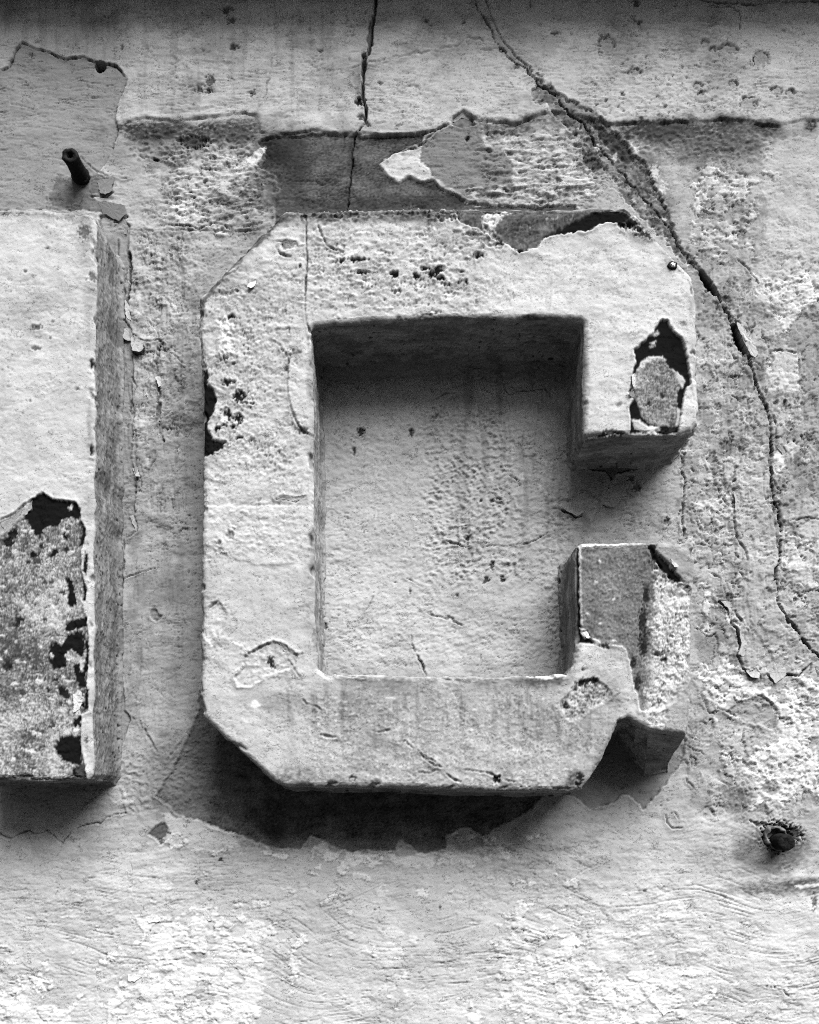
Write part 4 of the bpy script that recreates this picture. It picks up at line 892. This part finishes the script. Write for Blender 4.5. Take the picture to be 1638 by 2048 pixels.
    for (x, y, a, b) in [(1192,1165,3,3),(1228,1198,3,3),(1200,1248,4,2),(1200,1123,2,4),(1176,1227,4,2),(1228,1282,5,2),(1330,1190,8,5)]: c.spot(x, y, a, b, .72, 1.5, .4, 4)
    c.patch([(1160,1082),(1296,1080),(1297,1085),(1160,1089)], .82, 1.2, rag=1.2, wl=6)
    P = [(1292,1074),(1316,1076),(1312,1104),(1336,1126),(1352,1148),(1368,1164),(1350,1164),(1328,1144),(1306,1116),(1298,1098)]
    c.patch(P, BLK, -4, rag=2, wl=8, gap=2, rough=.45)
    c.patch([(1316,1070),(1400,1070),(1394,1160),(1372,1166),(1354,1150),(1336,1124),(1314,1104)], .40, 2.2, rag=1.5, wl=9, gap=0, var=.05)
    P = [(1143,1090),(1156,1090),(1157,1180),(1160,1262),(1174,1262),(1190,1288),(1158,1284),(1144,1290)]
    c.patch(P, BLK, -5, rag=1.2, wl=9, rough=.5)
    c.patch([(1157,1255),(1172,1258),(1180,1274),(1172,1276),(1160,1265)], .78, 1.5, rag=1.2, wl=5)
    c.patch([(1156,1090),(1164,1088),(1163,1180),(1166,1250),(1160,1250)], .50, 1.0, rag=1.5, wl=8)
    for (x, y, a, b) in [(1210,1290,10,5),(1216,1296,4,3),(1165,1338,3,3),(1266,1330,4,7)]: c.spot(x, y, a, b, .03, -2, .5, 5)
    c.patch([(1330,1405),(1392,1330),(1392,1480),(1300,1470),(1335,1440)], .44, 1.0, rag=3, wl=12, gap=1.5, var=.06)
    c.concrete([(1290,1420),(1330,1400),(1336,1430),(1325,1458),(1300,1450)], .45, .78, .12, .25, 3, 8, 3, -1)
    # ---- upper arm: teardrop where the paint is gone
    P = [(1325,638),(1336,642),(1342,655),(1356,670),(1366,678),(1372,700),(1378,735),(1383,766),(1373,776),(1366,800),(1360,840),(1357,864),(1335,870),(1300,866),(1261,866),(1262,838),(1258,815),(1270,792),(1258,784),(1266,742),(1272,722),(1268,698),(1290,682),(1305,666),(1315,648)]
    c.patch(P, BLK, -3.2, rag=2, wl=10, gap=2.0, lip=1.6, rough=.45)
    P = [(1290,722),(1308,712),(1325,715),(1340,735),(1358,746),(1362,760),(1356,800),(1356,836),(1350,850),(1322,850),(1300,846),(1284,836),(1280,815),(1268,792),(1266,760),(1276,738)]
    c.concrete(P, .27, .46, .09, -.05, 2.6, 7.0, 3, .5, None, 0)
    for P2 in [[(1274,740),(1282,722),(1300,712),(1326,711),(1338,722),(1318,717),(1296,722),(1284,740)],[(1262,756),(1270,748),(1272,772),(1264,782)],[(1346,738),(1358,744),(1372,758),(1366,776),(1358,764),(1354,750)],
               [(1262,836),(1280,840),(1296,852),(1320,852),(1318,866),(1290,866),(1270,856)],[(1356,812),(1362,818),(1360,846),(1352,852),(1354,832)],[(1300,684),(1312,680),(1308,690)]]:
        c.patch(P2, .60, 1.2, rag=2.4, wl=7, gap=1.0, var=.15, vs=8)
    c.patch([(1306,668),(1316,660),(1320,666),(1310,672)], .5, .6, rag=2, wl=5); c.patch([(1298,690),(1310,684),(1312,689),(1302,693)], .5, .6, rag=2, wl=5)
    for (x, y, a, b) in [(1298,806,6,5),(1325,792,4,4),(1325,862,12,5),(1345,857,8,5)]: c.spot(x, y, a, b, .03, -2, .5, 5)
    c.crack([(1365,672),(1372,680)], [.6,.6], 3, .1)
    c.spot(1239, 808, 6, 5, .25, -1, .6, 5); c.spot(1386, 703, 7, 4, .10, -2, .5, 5); c.spot(1367, 648, 5, 4, .35, -1.5); c.spot(1397, 830, 2.5, 7, .02, -3)
    # worn lower edge of the arm
    for (x, y, a, b) in [(1220,866,14,6),(1205,872,8,4),(1240,866,8,4)]: c.spot(x, y, a, b, .12, -4, .6, 6)
    c.patch([(1290,852),(1320,856),(1318,868),(1295,868)], .72, 1, rag=2.5, wl=7)
    return c

def paint_I():
    c = Canvas(np.arange(-90, 222, 2), np.arange(396, 1590, 2))
    X, Y = c.X, c.Y; F = c.full()
    c.A[:] = .66 + .04 * fbm(X / 120, Y / 100, 4, 502) + .05 * fbm(X / 22, Y / 16, 3, 506)
    c.H += 2.5 * fbm(X / 170, Y / 170, 3, 503) + .8 * fbm(X / 30, Y / 24, 3, 507) + .4 * fbm(X / 8, Y / 6, 2, 509)
    band = sst(560, 600, Y) * sst(740, 690, Y)
    c.strokes(F, .7 * band, 1.2, 130, 16, 0, 510, .14, .05, 8)
    c.A -= .05 * band * sst(0, .3, gn(X / 120, Y / 14, 511))
    c.terrace(F, .4 + .5 * np.clip(.3 + 1.6 * gn(X / 120, Y / 110, 570), 0, 1), 70, 36, 3.0, .7, .05, 571, .26, 1.4)
    c.H += .15 * gn(X / 3.1, Y / 2.6, 578)
    c.pits(F, np.full_like(X, .84), 6.0, .44, 1.6, .16, 512, .7)
    c.pits(F, .9 * sst(700, 480, Y), 9.0, .48, 1.8, .22, 516, .6)
    c.A *= 1 + .09 * gn(X / 4.2, Y / 3.4, 520)
    for (x, y, rx, ry, a, m) in [(80,424,140,12,.25,.6),(172,470,20,60,.3,.6),(178,620,12,80,.34,.5),(150,430,30,20,.3,.5),(40,626,40,7,.3,.5),(66,660,20,8,.3,.5),(180,850,8,60,.3,.5),(176,1000,16,40,.36,.4)]: c.stain(x, y, rx, ry, a, m)
    for (x, y, a, b) in [(95,497,6,3),(185,553,9,11),(183,725,4,9),(100,676,3,3),(184,900,5,11),(188,855,4,5),(72,655,12,7),(72,697,9,5),(176,560,5,5),(155,778,5,4),(60,801,3,3),(105,643,4,3),(50,543,4,4),(168,464,14,16),(172,1482,5,6),(10,425,16,8),(40,424,12,6)]:
        c.spot(x, y, a * .8, b * .8, .16, -1.8, .7, 4, lip=.7)
    c.spot(176, 559, 4, 4, .75, 2, .3); c.spot(183, 726, 3, 7, .02, -3, .3); c.spot(183, 900, 4, 9, .02, -3, .3)
    c.A *= 1 - .15 * sst(-.05, .6, fbm(X / 110, Y / 70, 6, 590, .68))
    # bare concrete, lower half
    P = [(-100,1085),(-4,1080),(20,1062),(40,1040),(58,1020),(66,1000),(85,986),(104,1000),(135,1002),(152,1006),(160,1018),(160,1038),(171,1060),(166,1088),(160,1100),(162,1140),(172,1180),(170,1200),(165,1215),(172,1240),(177,1290),(175,1330),(172,1360),(176,1400),(174,1424),(161,1430),(162,1500),(170,1545),(176,1575),(-100,1575)]
    def big(X, Y):
        b = 0
        for (x, y, r, k) in [(110,1215,60,.55),(50,1210,50,.3),(30,1300,60,-.55),(80,1340,45,-.35),(20,1190,40,-.15),(60,1120,70,-.05),(20,1450,45,.35),(100,1500,60,.55),(60,1400,40,.45),(60,1470,28,-.7),(120,1400,60,.1),(30,1530,50,.0),(150,1330,25,.45),(10,1380,30,-.4)]:
            b = b + k * np.exp(-(((X - x) ** 2 + (Y - y) ** 2) / r ** 2))
        return b * .85 - .10
    r = c.concrete(P, .28, .64, .08, 0, 1.6, 6.5, 2.0, -3.2, big, 1.6)
    c.flaky(r[0], .72 * r[1], .66, .9, 26, 20, .1, 560, 1.6, 5, .4); c.flaky(r[0], .66 * r[1], .06, -.6, 24, 22, .1, 566, 1.0, 5, .3)
    P = [(-100,1060),(0,1045),(22,1033),(45,1014),(66,1000),(62,1016),(40,1040),(20,1062),(-4,1080),(-100,1085)]
    c.patch(P, .42, -1.6, rag=2, wl=9, gap=2.4, lip=1.2, var=.1, vs=10, seamdirt=.6)
    c.crack([(0,1040),(25,1030),(45,1012),(64,1000)], [1.4,2.0,1.4], 4, .03, 1.5)
    BLK = .011
    for P in [[(45,1032),(60,1008),(64,998),(85,984),(106,998),(135,1001),(155,1006),(161,1022),(158,1040),(140,1034),(122,1040),(112,1056),(100,1050),(86,1055),(80,1074),(70,1072),(60,1050)],
              [(131,1156),(140,1151),(146,1175),(152,1202),(146,1214),(133,1208),(136,1180)],
              [(92,1318),(100,1290),(112,1282),(122,1292),(132,1270),(150,1262),(164,1262),(168,1300),(160,1312),(140,1296),(128,1310),(132,1330),(120,1336),(106,1338)],
              [(128,1250),(142,1240),(160,1236),(166,1224),(174,1236),(174,1252),(160,1254),(140,1262),(128,1262)],
              [(108,1496),(118,1476),(140,1470),(160,1474),(161,1530),(140,1526),(122,1520)],
              [(140,1452),(150,1432),(161,1432),(161,1456),(145,1456)],[(152,1398),(158,1402),(162,1416),(176,1420),(176,1380),(168,1385),(168,1408),(160,1398)],
              [(158,1090),(164,1066),(164,1044),(170,1052),(172,1068),(168,1088)],[(164,1150),(168,1168),(174,1180),(172,1202),(164,1202),(166,1180)],[(166,1268),(176,1290),(177,1335),(168,1345),(160,1335),(170,1320),(170,1290)],
              [(56,1108),(64,1100),(78,1106),(78,1114),(60,1114)],[(95,1110),(106,1098),(116,1098),(114,1106),(100,1114)],[(122,1066),(130,1064),(132,1076),(126,1074)],
              [(146,1330),(160,1322),(170,1338),(172,1372),(160,1376),(150,1360)],[(118,1370),(132,1376),(140,1396),(128,1400),(116,1386)],[(20,1060),(30,1054),(36,1066),(26,1080),(16,1076)],
              [(4,1080),(22,1076),(28,1088),(8,1094)],[(168,1100),(176,1110),(172,1150),(166,1140)],[(140,1540),(160,1530),(168,1556),(150,1562)]]:
        c.patch(P, BLK, -.8, rag=3.0, wl=8, gap=1, rough=.45, soft=1.1)
    for (x, y, a, b) in [(24,1068,7,8),(82,1092,4,7),(131,1098,5,8),(18,1083,8,5),(36,1238,10,8),(32,1250,6,6),(130,1388,8,6),(14,1330,9,8),(110,1360,5,5),(55,1123,4,4),(95,1380,5,4)]: c.spot(x, y, a, b, .025, -1, .6, 6, rough=.5)
    for (x, y, a, b) in [(155,1400,8,14),(150,1425,9,9),(152,1460,8,8),(102,1311,4,5),(166,1230,5,5),(168,1105,2,14),(162,1330,4,10),(55,1012,8,6),(140,1014,4,4)]: c.spot(x, y, a, b, .66, 2.0, .5, 6)
    c.spot(160, 1545, 10, 16, .08, -2, .6, 6)
    return c

def letter_solid(name, P, back, c, mat, side_tone, voxel, dirt_seed):
    """outline -> rounded block -> even fine mesh -> relief and paint from the canvas"""
    Q, BQ = [], []
    B0 = [back.get(k, None) for k in range(len(P))]
    for k in range(len(P)):                        # a hand-made outline is never quite straight
        p0, p1 = np.array(P[k], float), np.array(P[(k + 1) % len(P)], float)
        b0 = np.array(B0[k] or P[k], float); b1 = np.array(B0[(k + 1) % len(P)] or P[(k + 1) % len(P)], float)
        m = max(1, int(np.hypot(*(p1 - p0)) / 26))
        for j in range(m):
            t = j / m; p = p0 + (p1 - p0) * t
            o = np.array([float(gn(np.float32(p[0] / 45), np.float32(p[1] / 45), 701)), float(gn(np.float32(p[0] / 45), np.float32(p[1] / 45), 705))]) * 5.0 * (j > 0)
            Q.append(p + o); BQ.append(b0 + (b1 - b0) * t + o)
    P = np.array(Q); n = len(P)
    a = np.roll(P, 1, 0); b = np.roll(P, -1, 0)
    d1 = P - a; d2 = b - P
    d1 /= np.linalg.norm(d1, axis=1)[:, None]; d2 /= np.linalg.norm(d2, axis=1)[:, None]
    nrm = np.stack([-(d1 + d2)[:, 1], (d1 + d2)[:, 0]], 1); nrm /= np.linalg.norm(nrm, axis=1)[:, None]
    area = 0.5 * np.sum(P[:, 0] * b[:, 1] - b[:, 0] * P[:, 1])
    if area < 0: nrm = -nrm                       # nrm points inwards
    bm = bmesh.new()
    def ring(Q, y): return [bm.verts.new(((q[0] - CU) * S0, y, ZC - (q[1] - CV) * S0)) for q in Q]
    B = np.array(BQ)
    D = DEPTH
    rings = [ring(B - nrm * 9, .010), ring((P * .05 + B * .95) - nrm * 9, -.0005), ring((P * .12 + B * .88) - nrm * 3.5, -.0035), ring((P * .2 + B * .8) - nrm * .6, -.009), ring(P, -D + 11 * S0), ring(P + nrm * 1.0, -D + 6.5 * S0), ring(P + nrm * 3.2, -D + 3 * S0), ring(P + nrm * 6.5, -D + 1 * S0), ring(P + nrm * 10, -D)]
    for r0, r1 in zip(rings[:-1], rings[1:]):
        for i in range(n): bm.faces.new((r0[i], r0[(i + 1) % n], r1[(i + 1) % n], r1[i]))
    for r in (rings[-1], rings[0]):
        for t in tessellate_polygon([[Vector((x.co.x, x.co.z, 0)) for x in r]]): bm.faces.new([r[i] for i in t])
    bmesh.ops.recalc_face_normals(bm, faces=bm.faces)
    me = bpy.data.meshes.new("block"); bm.to_mesh(me); bm.free()
    o = bpy.data.objects.new("block", me); COL.objects.link(o)
    md = o.modifiers.new("r", 'REMESH'); md.mode = 'VOXEL'; md.voxel_size = voxel; md.adaptivity = 0
    ev = o.evaluated_get(bpy.context.evaluated_depsgraph_get()); m2 = ev.to_mesh()
    nv = len(m2.vertices); co = np.empty(nv * 3, f32); m2.vertices.foreach_get('co', co); co = co.reshape(-1, 3)
    no = np.empty(nv * 3, f32); m2.vertex_normals.foreach_get('vector', no); no = no.reshape(-1, 3)
    m2.calc_loop_triangles()
    nf = len(m2.polygons); ls = np.empty(nf, np.int32); lt = np.empty(nf, np.int32)
    m2.polygons.foreach_get('loop_start', ls); m2.polygons.foreach_get('loop_total', lt)
    vi = np.empty(len(m2.loops), np.int32); m2.loops.foreach_get('vertex_index', vi)
    assert (lt == 4).all(), "remesh gave non-quads"
    F = vi[ls[:, None] + np.arange(4)]
    ev.to_mesh_clear(); bpy.data.objects.remove(o); bpy.data.meshes.remove(me)
    keep = (co[F, 1].max(1) < .004)
    F = F[keep]; used = np.zeros(nv, bool); used[F.ravel()] = True
    rm = np.cumsum(used) - 1; co = co[used]; no = no[used]; F = rm[F]
    u = CU + co[:, 0] / S0; v = CV - (co[:, 2] - ZC) / S0; dep = (co[:, 1] + D) / S0
    flat = dep < 4
    sdv = np.zeros(len(u), f32); sdv[flat] = poly_sd(u[flat].astype(f32), v[flat].astype(f32), P)
    flat &= sdv < -13
    co[flat, 1] = -D; no[flat] = (0, -1, 0)
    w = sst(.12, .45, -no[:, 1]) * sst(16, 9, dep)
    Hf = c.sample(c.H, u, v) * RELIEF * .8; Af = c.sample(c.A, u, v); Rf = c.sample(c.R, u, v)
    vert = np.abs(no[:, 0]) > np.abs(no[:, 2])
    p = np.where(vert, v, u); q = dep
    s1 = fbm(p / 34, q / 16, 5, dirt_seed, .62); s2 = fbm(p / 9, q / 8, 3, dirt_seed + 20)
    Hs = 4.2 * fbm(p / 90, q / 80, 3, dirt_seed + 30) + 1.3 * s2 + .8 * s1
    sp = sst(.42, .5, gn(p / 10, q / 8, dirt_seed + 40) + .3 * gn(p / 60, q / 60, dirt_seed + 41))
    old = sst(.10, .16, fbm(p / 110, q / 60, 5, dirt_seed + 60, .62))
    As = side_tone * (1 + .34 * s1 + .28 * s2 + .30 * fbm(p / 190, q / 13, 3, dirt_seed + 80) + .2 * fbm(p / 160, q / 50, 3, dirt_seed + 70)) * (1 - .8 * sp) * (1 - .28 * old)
    Hs_old = -1.4 * old
    Hs = Hs - 2 * sp + Hs_old
    # knocked arrises
    rim = np.exp(-((dep - 3) / 9) ** 2) * sst(-17, -4, sdv)
    chip = sst(.16, .5, fbm(u / 44 + dep / 60, v / 44, 3, dirt_seed + 50, .4)) * rim
    H = mixf(Hs, Hf, w) - 6.5 * chip
    A = mixf(As, Af, w); A = A * (1 - .30 * rim * np.clip(.5 + 1.2 * fbm(u / 30, v / 30, 3, dirt_seed + 90), 0, 1)); A = mixf(A, A * .8 + .02, chip)
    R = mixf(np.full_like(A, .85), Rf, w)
    co = co + no * (H * S0)[:, None]
    ob = make_mesh(name, co, F[:, ::-1] if False else F, mat, np.clip(A, .012, .9), R)
    return ob

gc = paint_G()
G = thing("raised_letter", "raised concrete letter G with chipped white paint in the middle of the wall", "letter", ((900 - CU) * S0, 0, ZC - (1580 - CV) * S0), "raised letters on the wall")
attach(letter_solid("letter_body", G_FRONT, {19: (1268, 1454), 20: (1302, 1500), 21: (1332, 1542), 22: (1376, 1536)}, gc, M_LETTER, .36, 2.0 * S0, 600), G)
ic = paint_I()
I = thing("raised_letter", "raised block letter cut off by the left edge, lower half stripped to speckled concrete", "letter", ((60 - CU) * S0, 0, ZC - (1560 - CV) * S0), "raised letters on the wall")
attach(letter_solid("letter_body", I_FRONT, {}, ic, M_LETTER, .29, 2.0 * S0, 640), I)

# ================================================================== LIFTED PAINT
def flake(parent, P, dirn, lift, tone, plane='wall', base=-.6, thick=1.0, curl=2.0):
    """a piece of paint that has come loose: one side holds, the other curls away from the surface"""
    P = np.asarray(P, float)
    # finer, slightly uneven outline
    Q = []
    for i in range(len(P)):
        a, b = P[i], P[(i + 1) % len(P)]
        k = max(2, int(np.hypot(*(b - a)) / 4))
        for j in range(k):
            Q.append(a + (b - a) * j / k + np.array([random.uniform(-1.5, 1.5), random.uniform(-1.5, 1.5)]) * (j > 0))
    Q = np.array(Q); n = len(Q); cen = Q.mean(0)
    d = np.array(dirn, float); d /= np.hypot(*d)
    t = Q @ d; t0, t1 = t.min(), t.max()
    rings = [1.0, .72, .4]
    pts = np.concatenate([cen + (Q - cen) * r for r in rings] + [cen[None]])
    tt = np.clip((pts @ d - t0) / (t1 - t0), 0, 1)
    h = base + lift * tt ** curl + .25 * np.sin(pts[:, 0] * .9) * np.cos(pts[:, 1] * .7)
    if plane == 'wall':
        sc = SW; y0 = -wc.sample(wc.H, pts[:, 0], pts[:, 1]) * S0 * RELIEF
    else:
        cv = gc if parent is G else ic
        sc = S0; y0 = -DEPTH - cv.sample(cv.H, pts[:, 0], pts[:, 1]) * S0 * RELIEF
    # follow the surface loosely
    y0 = np.full(len(pts), float(np.median(y0)))
    top = np.stack([(pts[:, 0] - CU) * sc, y0 - (h + thick) * S0, ZC - (pts[:, 1] - CV) * sc], 1)
    bot = np.stack([(pts[:, 0] - CU) * sc, y0 - h * S0, ZC - (pts[:, 1] - CV) * sc], 1)
    V = np.concatenate([top, bot]); m = len(pts); F = []
    for r in range(len(rings) - 1):
        for i in range(n):
            a, b, c2, d2 = r * n + i, r * n + (i + 1) % n, (r + 1) * n + (i + 1) % n, (r + 1) * n + i
            F += [(a, b, c2), (a, c2, d2), (m + c2, m + b, m + a), (m + d2, m + c2, m + a)]
    o_ = (len(rings) - 1) * n
    for i in range(n):
        F += [(o_ + i, o_ + (i + 1) % n, m - 1), (m + o_ + (i + 1) % n, m + o_ + i, 2 * m - 1)]
        j = (i + 1) % n
        F += [(i, m + i, m + j), (i, m + j, j)]
    o = make_mesh("paint_flake", V, np.array(F), M_WALL, tone * (1 + .10 * np.random.RandomState(n).randn(2 * m)), np.full(2 * m, .8), smooth=False)
    bm = bmesh.new(); bm.from_mesh(o.data); bmesh.ops.recalc_face_normals(bm, faces=bm.faces); bm.to_mesh(o.data); bm.free()
    attach(o, parent)
    return o

for P, dn, lf, tn in [
    ([(242,659),(252,656),(262,655),(265,664),(267,680),(256,681),(247,677)], (-1,.3), 7, .42),
    ([(264,660),(270,668),(280,675),(288,684),(287,700),(282,706),(266,704),(263,685)], (-.4,1), 8, .45),
    ([(196,402),(225,406),(250,413),(256,432),(240,445),(228,440),(205,425)], (1,.6), 7, .22),
    ([(192,353),(210,352),(227,354),(224,385),(212,392),(200,386),(196,370)], (.3,1), 5, .26),
    ([(1474,643),(1486,652),(1496,666),(1508,688),(1515,706),(1510,716),(1500,708),(1489,684),(1480,662)], (1,0), 5, .68),
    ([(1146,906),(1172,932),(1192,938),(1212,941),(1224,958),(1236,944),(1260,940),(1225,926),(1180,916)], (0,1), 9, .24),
    ([(1120,1012),(1140,1004),(1160,1006),(1167,1026),(1152,1034),(1135,1024)], (0,1), 7, .52),
    ([(1200,1006),(1222,998),(1231,1010),(1226,1017),(1212,1013)], (.5,1), 6, .5),
    ([(1532,1332),(1540,1350),(1551,1367),(1562,1358),(1573,1349),(1572,1330)], (0,1), 5, .50),
    ([(1440,1202),(1456,1216),(1461,1240),(1470,1225),(1464,1205)], (-1,.2), 5, .50),
    ([(1478,1262),(1482,1290),(1475,1310),(1488,1312),(1494,1285)], (-1,0), 5, .50),
    ([(260,1032),(264,1046),(272,1063),(276,1046),(270,1030)], (-1,0), 4, .48),
    ([(264,936),(275,938),(282,955),(273,954)], (0,1), 5, .50),
    ([(1506,114),(1520,110),(1531,120),(1529,136),(1518,139),(1508,132)], (.5,-1), 5, .50),
    ([(903,238),(912,230),(926,224),(945,236),(936,238),(925,233),(910,242)], (0,-1), 4, .55),
    ([(312,756),(320,752),(324,766),(318,776)], (-1,.3), 6, .55),
    ([(314,828),(324,831),(322,842),(315,842)], (-.3,-1), 7, .66),
    ([(255,1948),(270,1948),(292,1944),(286,1953),(270,1963),(258,1962)], (0,1), 3, .80),
    ([(408,1818),(418,1824),(424,1840),(416,1842),(406,1828)], (1,.3), 3, .80),
    ([(288,1832),(300,1826),(316,1834),(322,1843),(310,1844),(298,1846)], (0,1), 3, .80),
    ([(1316,2012),(1332,2016),(1344,2020),(1326,2030),(1318,2022)], (0,1), 3, .78),
    ([(1095,1862),(1104,1868),(1105,1870),(1098,1876),(1090,1868)], (0,1), 3, .74),
    ([(1500,1330),(1492,1342),(1500,1353),(1518,1356),(1520,1342)], (-.3,1), 5, .50),
    ([(236,428),(250,440),(258,455),(254,470),(244,466),(238,450)], (1,-.2), 4, .40),
    ([(251,600),(258,612),(262,640),(254,636),(250,618)], (-1,0), 5, .55),
    ([(1466,982),(1472,1004),(1470,1020),(1478,1016),(1480,996)], (-1,0), 4, .55),
    ([(1553,892),(1565,888),(1573,905),(1571,925),(1566,905),(1560,896)], (.6,-1), 4, .55),
    ]:
    flake(wall, P, dn, lf, tn)
for P, dn, lf, tn in [
    ([(553,997),(566,992),(590,995),(612,991),(606,998),(592,1003),(575,1000)], (0,-1), 4, .70),
    ([(495,577),(500,566),(513,561),(510,572),(502,580)], (-.5,1), 6, .74),
    ([(1257,786),(1268,782),(1268,796),(1259,794)], (-1,0), 5, .25),
    ([(1262,752),(1269,746),(1273,760),(1268,775),(1264,768)], (-1,0), 5, .66),
    ([(558,1284),(570,1289),(580,1300),(570,1303),(562,1294)], (.5,-1), 5, .70),
    ([(560,482),(575,479),(593,484),(588,494),(570,490)], (0,-1), 5, .50),
    ([(1160,1254),(1172,1256),(1182,1274),(1174,1276),(1164,1266)], (.5,1), 4, .80),
    ([(1340,1118),(1350,1124),(1356,1134),(1346,1136)], (0,1), 4, .5),
    ]:
    flake(G, P, dn, lf, tn, 'front')
for P, dn, lf, tn in [
    ([(2,1046),(24,1032),(46,1014),(42,1028),(26,1046),(8,1062)], (-.5,-1), 4, .45),
    ([(146,1388),(160,1382),(166,1400),(158,1418),(147,1425)], (-1,0), 4, .70),
    ([(40,1026),(60,1008),(66,1002),(64,1016),(50,1030)], (0,-1), 4, .5),
    ]:
    flake(I, P, dn, lf, tn, 'front')

# ================================================================== IRON IN THE WALL
def lathe_y(name, prof, cx, cz, mat, seg=28, wob=.06, seed=0, parent=None):
    """profile (radius, y) turned about an axis square to the wall, slightly out of round with corrosion"""
    r = random.Random(seed); bm = bmesh.new(); rows = []
    ph = [r.uniform(0, 6.28) for _ in range(4)]
    for k, (rad, y) in enumerate(prof):
        row = []
        for i in range(seg):
            a = 2 * math.pi * i / seg
            w = 1 + wob * (math.sin(2 * a + ph[0]) + .6 * math.sin(5 * a + ph[1] + k) + .5 * math.sin(9 * a + ph[2])) + r.uniform(-wob, wob) * .35
            row.append(bm.verts.new((cx + rad * w * math.cos(a), y + r.uniform(-.0006, .0006), cz + rad * w * math.sin(a))))
        rows.append(row)
    for a, b in zip(rows[:-1], rows[1:]):
        for i in range(seg): bm.faces.new((a[i], a[(i + 1) % seg], b[(i + 1) % seg], b[i]))
    bm.faces.new(rows[0]); bm.faces.new(rows[-1])
    bmesh.ops.recalc_face_normals(bm, faces=bm.faces)
    for f in bm.faces: f.smooth = True
    me = bpy.data.meshes.new(name); bm.to_mesh(me); bm.free(); me.materials.append(mat)
    o = bpy.data.objects.new(name, me); COL.objects.link(o)
    if parent: attach(o, parent)
    return o

def wx(u): return (u - CU) * SW
def wz(v): return ZC - (v - CV) * SW

peg = thing("iron_peg", "black rusted hollow peg sticking out of the wall at the upper left", "peg", (wx(162), 0, wz(353)))
lathe_y("rod", [(.0098, .010), (.0092, -.002), (.0080, -.006), (.0076, -.018), (.0080, -.026), (.0086, -.0285), (.0070, -.030), (.0034, -.0297), (.0030, -.022)], wx(162), wz(353), M_IRON, 28, .05, 3, peg)
lathe_y("collar", [(.0092, -.0005), (.0094, -.003), (.0080, -.0042), (.0068, -.004)], wx(162), wz(353), M_IRON, 28, .10, 5, peg)

pipe = thing("pipe_stub", "black iron pipe stub in a broken stained hole at the lower right", "pipe", (wx(1557), 0, wz(1683)))
lathe_y("tube", [(.0092, .012), (.0092, -.002), (.0088, -.012), (.0091, -.0185), (.0080, -.0200), (.0050, -.0203), (.0026, -.0198)], wx(1557), wz(1683), M_IRON, 32, .03, 8, pipe)
lathe_y("broken_socket", [(.0150, .004), (.0132, -.002), (.0114, -.0034), (.0100, -.002), (.0096, .004)], wx(1553), wz(1676), plain_material("stained_mortar", .07, .9, .9, 260, .7), 32, .12, 9, pipe)

M_NAIL = plain_material("bright_nail", .55, .4, .3, 500, .3, .8)
nx_, nz_ = (1345 - CU) * S0, ZC - (531 - CV) * S0
nail = thing("nail", "small bright nail head in the upper right corner of the letter G", "nail", (nx_, -DEPTH, nz_))
lathe_y("nail_head", [(.0024, -DEPTH + .003), (.0027, -DEPTH - .0006), (.0022, -DEPTH - .0016), (.0008, -DEPTH - .0021)], nx_, nz_, M_NAIL, 18, .04, 12, nail)
lathe_y("rust_ring", [(.0046, -DEPTH + .003), (.0045, -DEPTH - .0006), (.0038, -DEPTH - .0012), (.0027, -DEPTH - .0004), (.0026, -DEPTH + .003)], nx_, nz_, M_IRON, 18, .10, 13, nail)

# street surface in front of the wall, unseen, added to stop light from below
def ground():
    bm = bmesh.new()
    g = [[bm.verts.new((x, y, 0)) for x in (-60, -6, -2, 2, 6, 60)] for y in (-60, -8, -3, -1, .3)]
    for a, b in zip(g[:-1], g[1:]):
        for i in range(5): bm.faces.new((a[i], a[i + 1], b[i + 1], b[i]))
    me = bpy.data.meshes.new("pavement"); bm.to_mesh(me); bm.free()
    me.materials.append(plain_material("asphalt", .05, .95, .4, 40, .3))
    o = bpy.data.objects.new("pavement", me); COL.objects.link(o); o["kind"] = "structure"
ground()

# unseen wall added behind the camera: it shuts out the low sky, so recesses stay dark
def lane_side():
    bm = bmesh.new()
    rows = []
    for i in range(25):
        x = -24 + 2 * i; h = 3.9 + .25 * math.sin(i * 1.3)
        rows.append([bm.verts.new((x, y, z)) for y, z in ((-5.0, -.02), (-5.0, h - .3), (-4.9, h - .28), (-4.9, h), (-5.4, h), (-5.4, -.02))])
    for a, b in zip(rows[:-1], rows[1:]):
        for k in range(5): bm.faces.new((a[k], b[k], b[k + 1], a[k + 1]))
    bmesh.ops.recalc_face_normals(bm, faces=bm.faces)
    me = bpy.data.meshes.new("lane_wall"); bm.to_mesh(me); bm.free()
    me.materials.append(plain_material("sooty_render", .10, .95, .4, 12, .3))
    o = bpy.data.objects.new("lane_wall", me); COL.objects.link(o); o["kind"] = "structure"
lane_side()
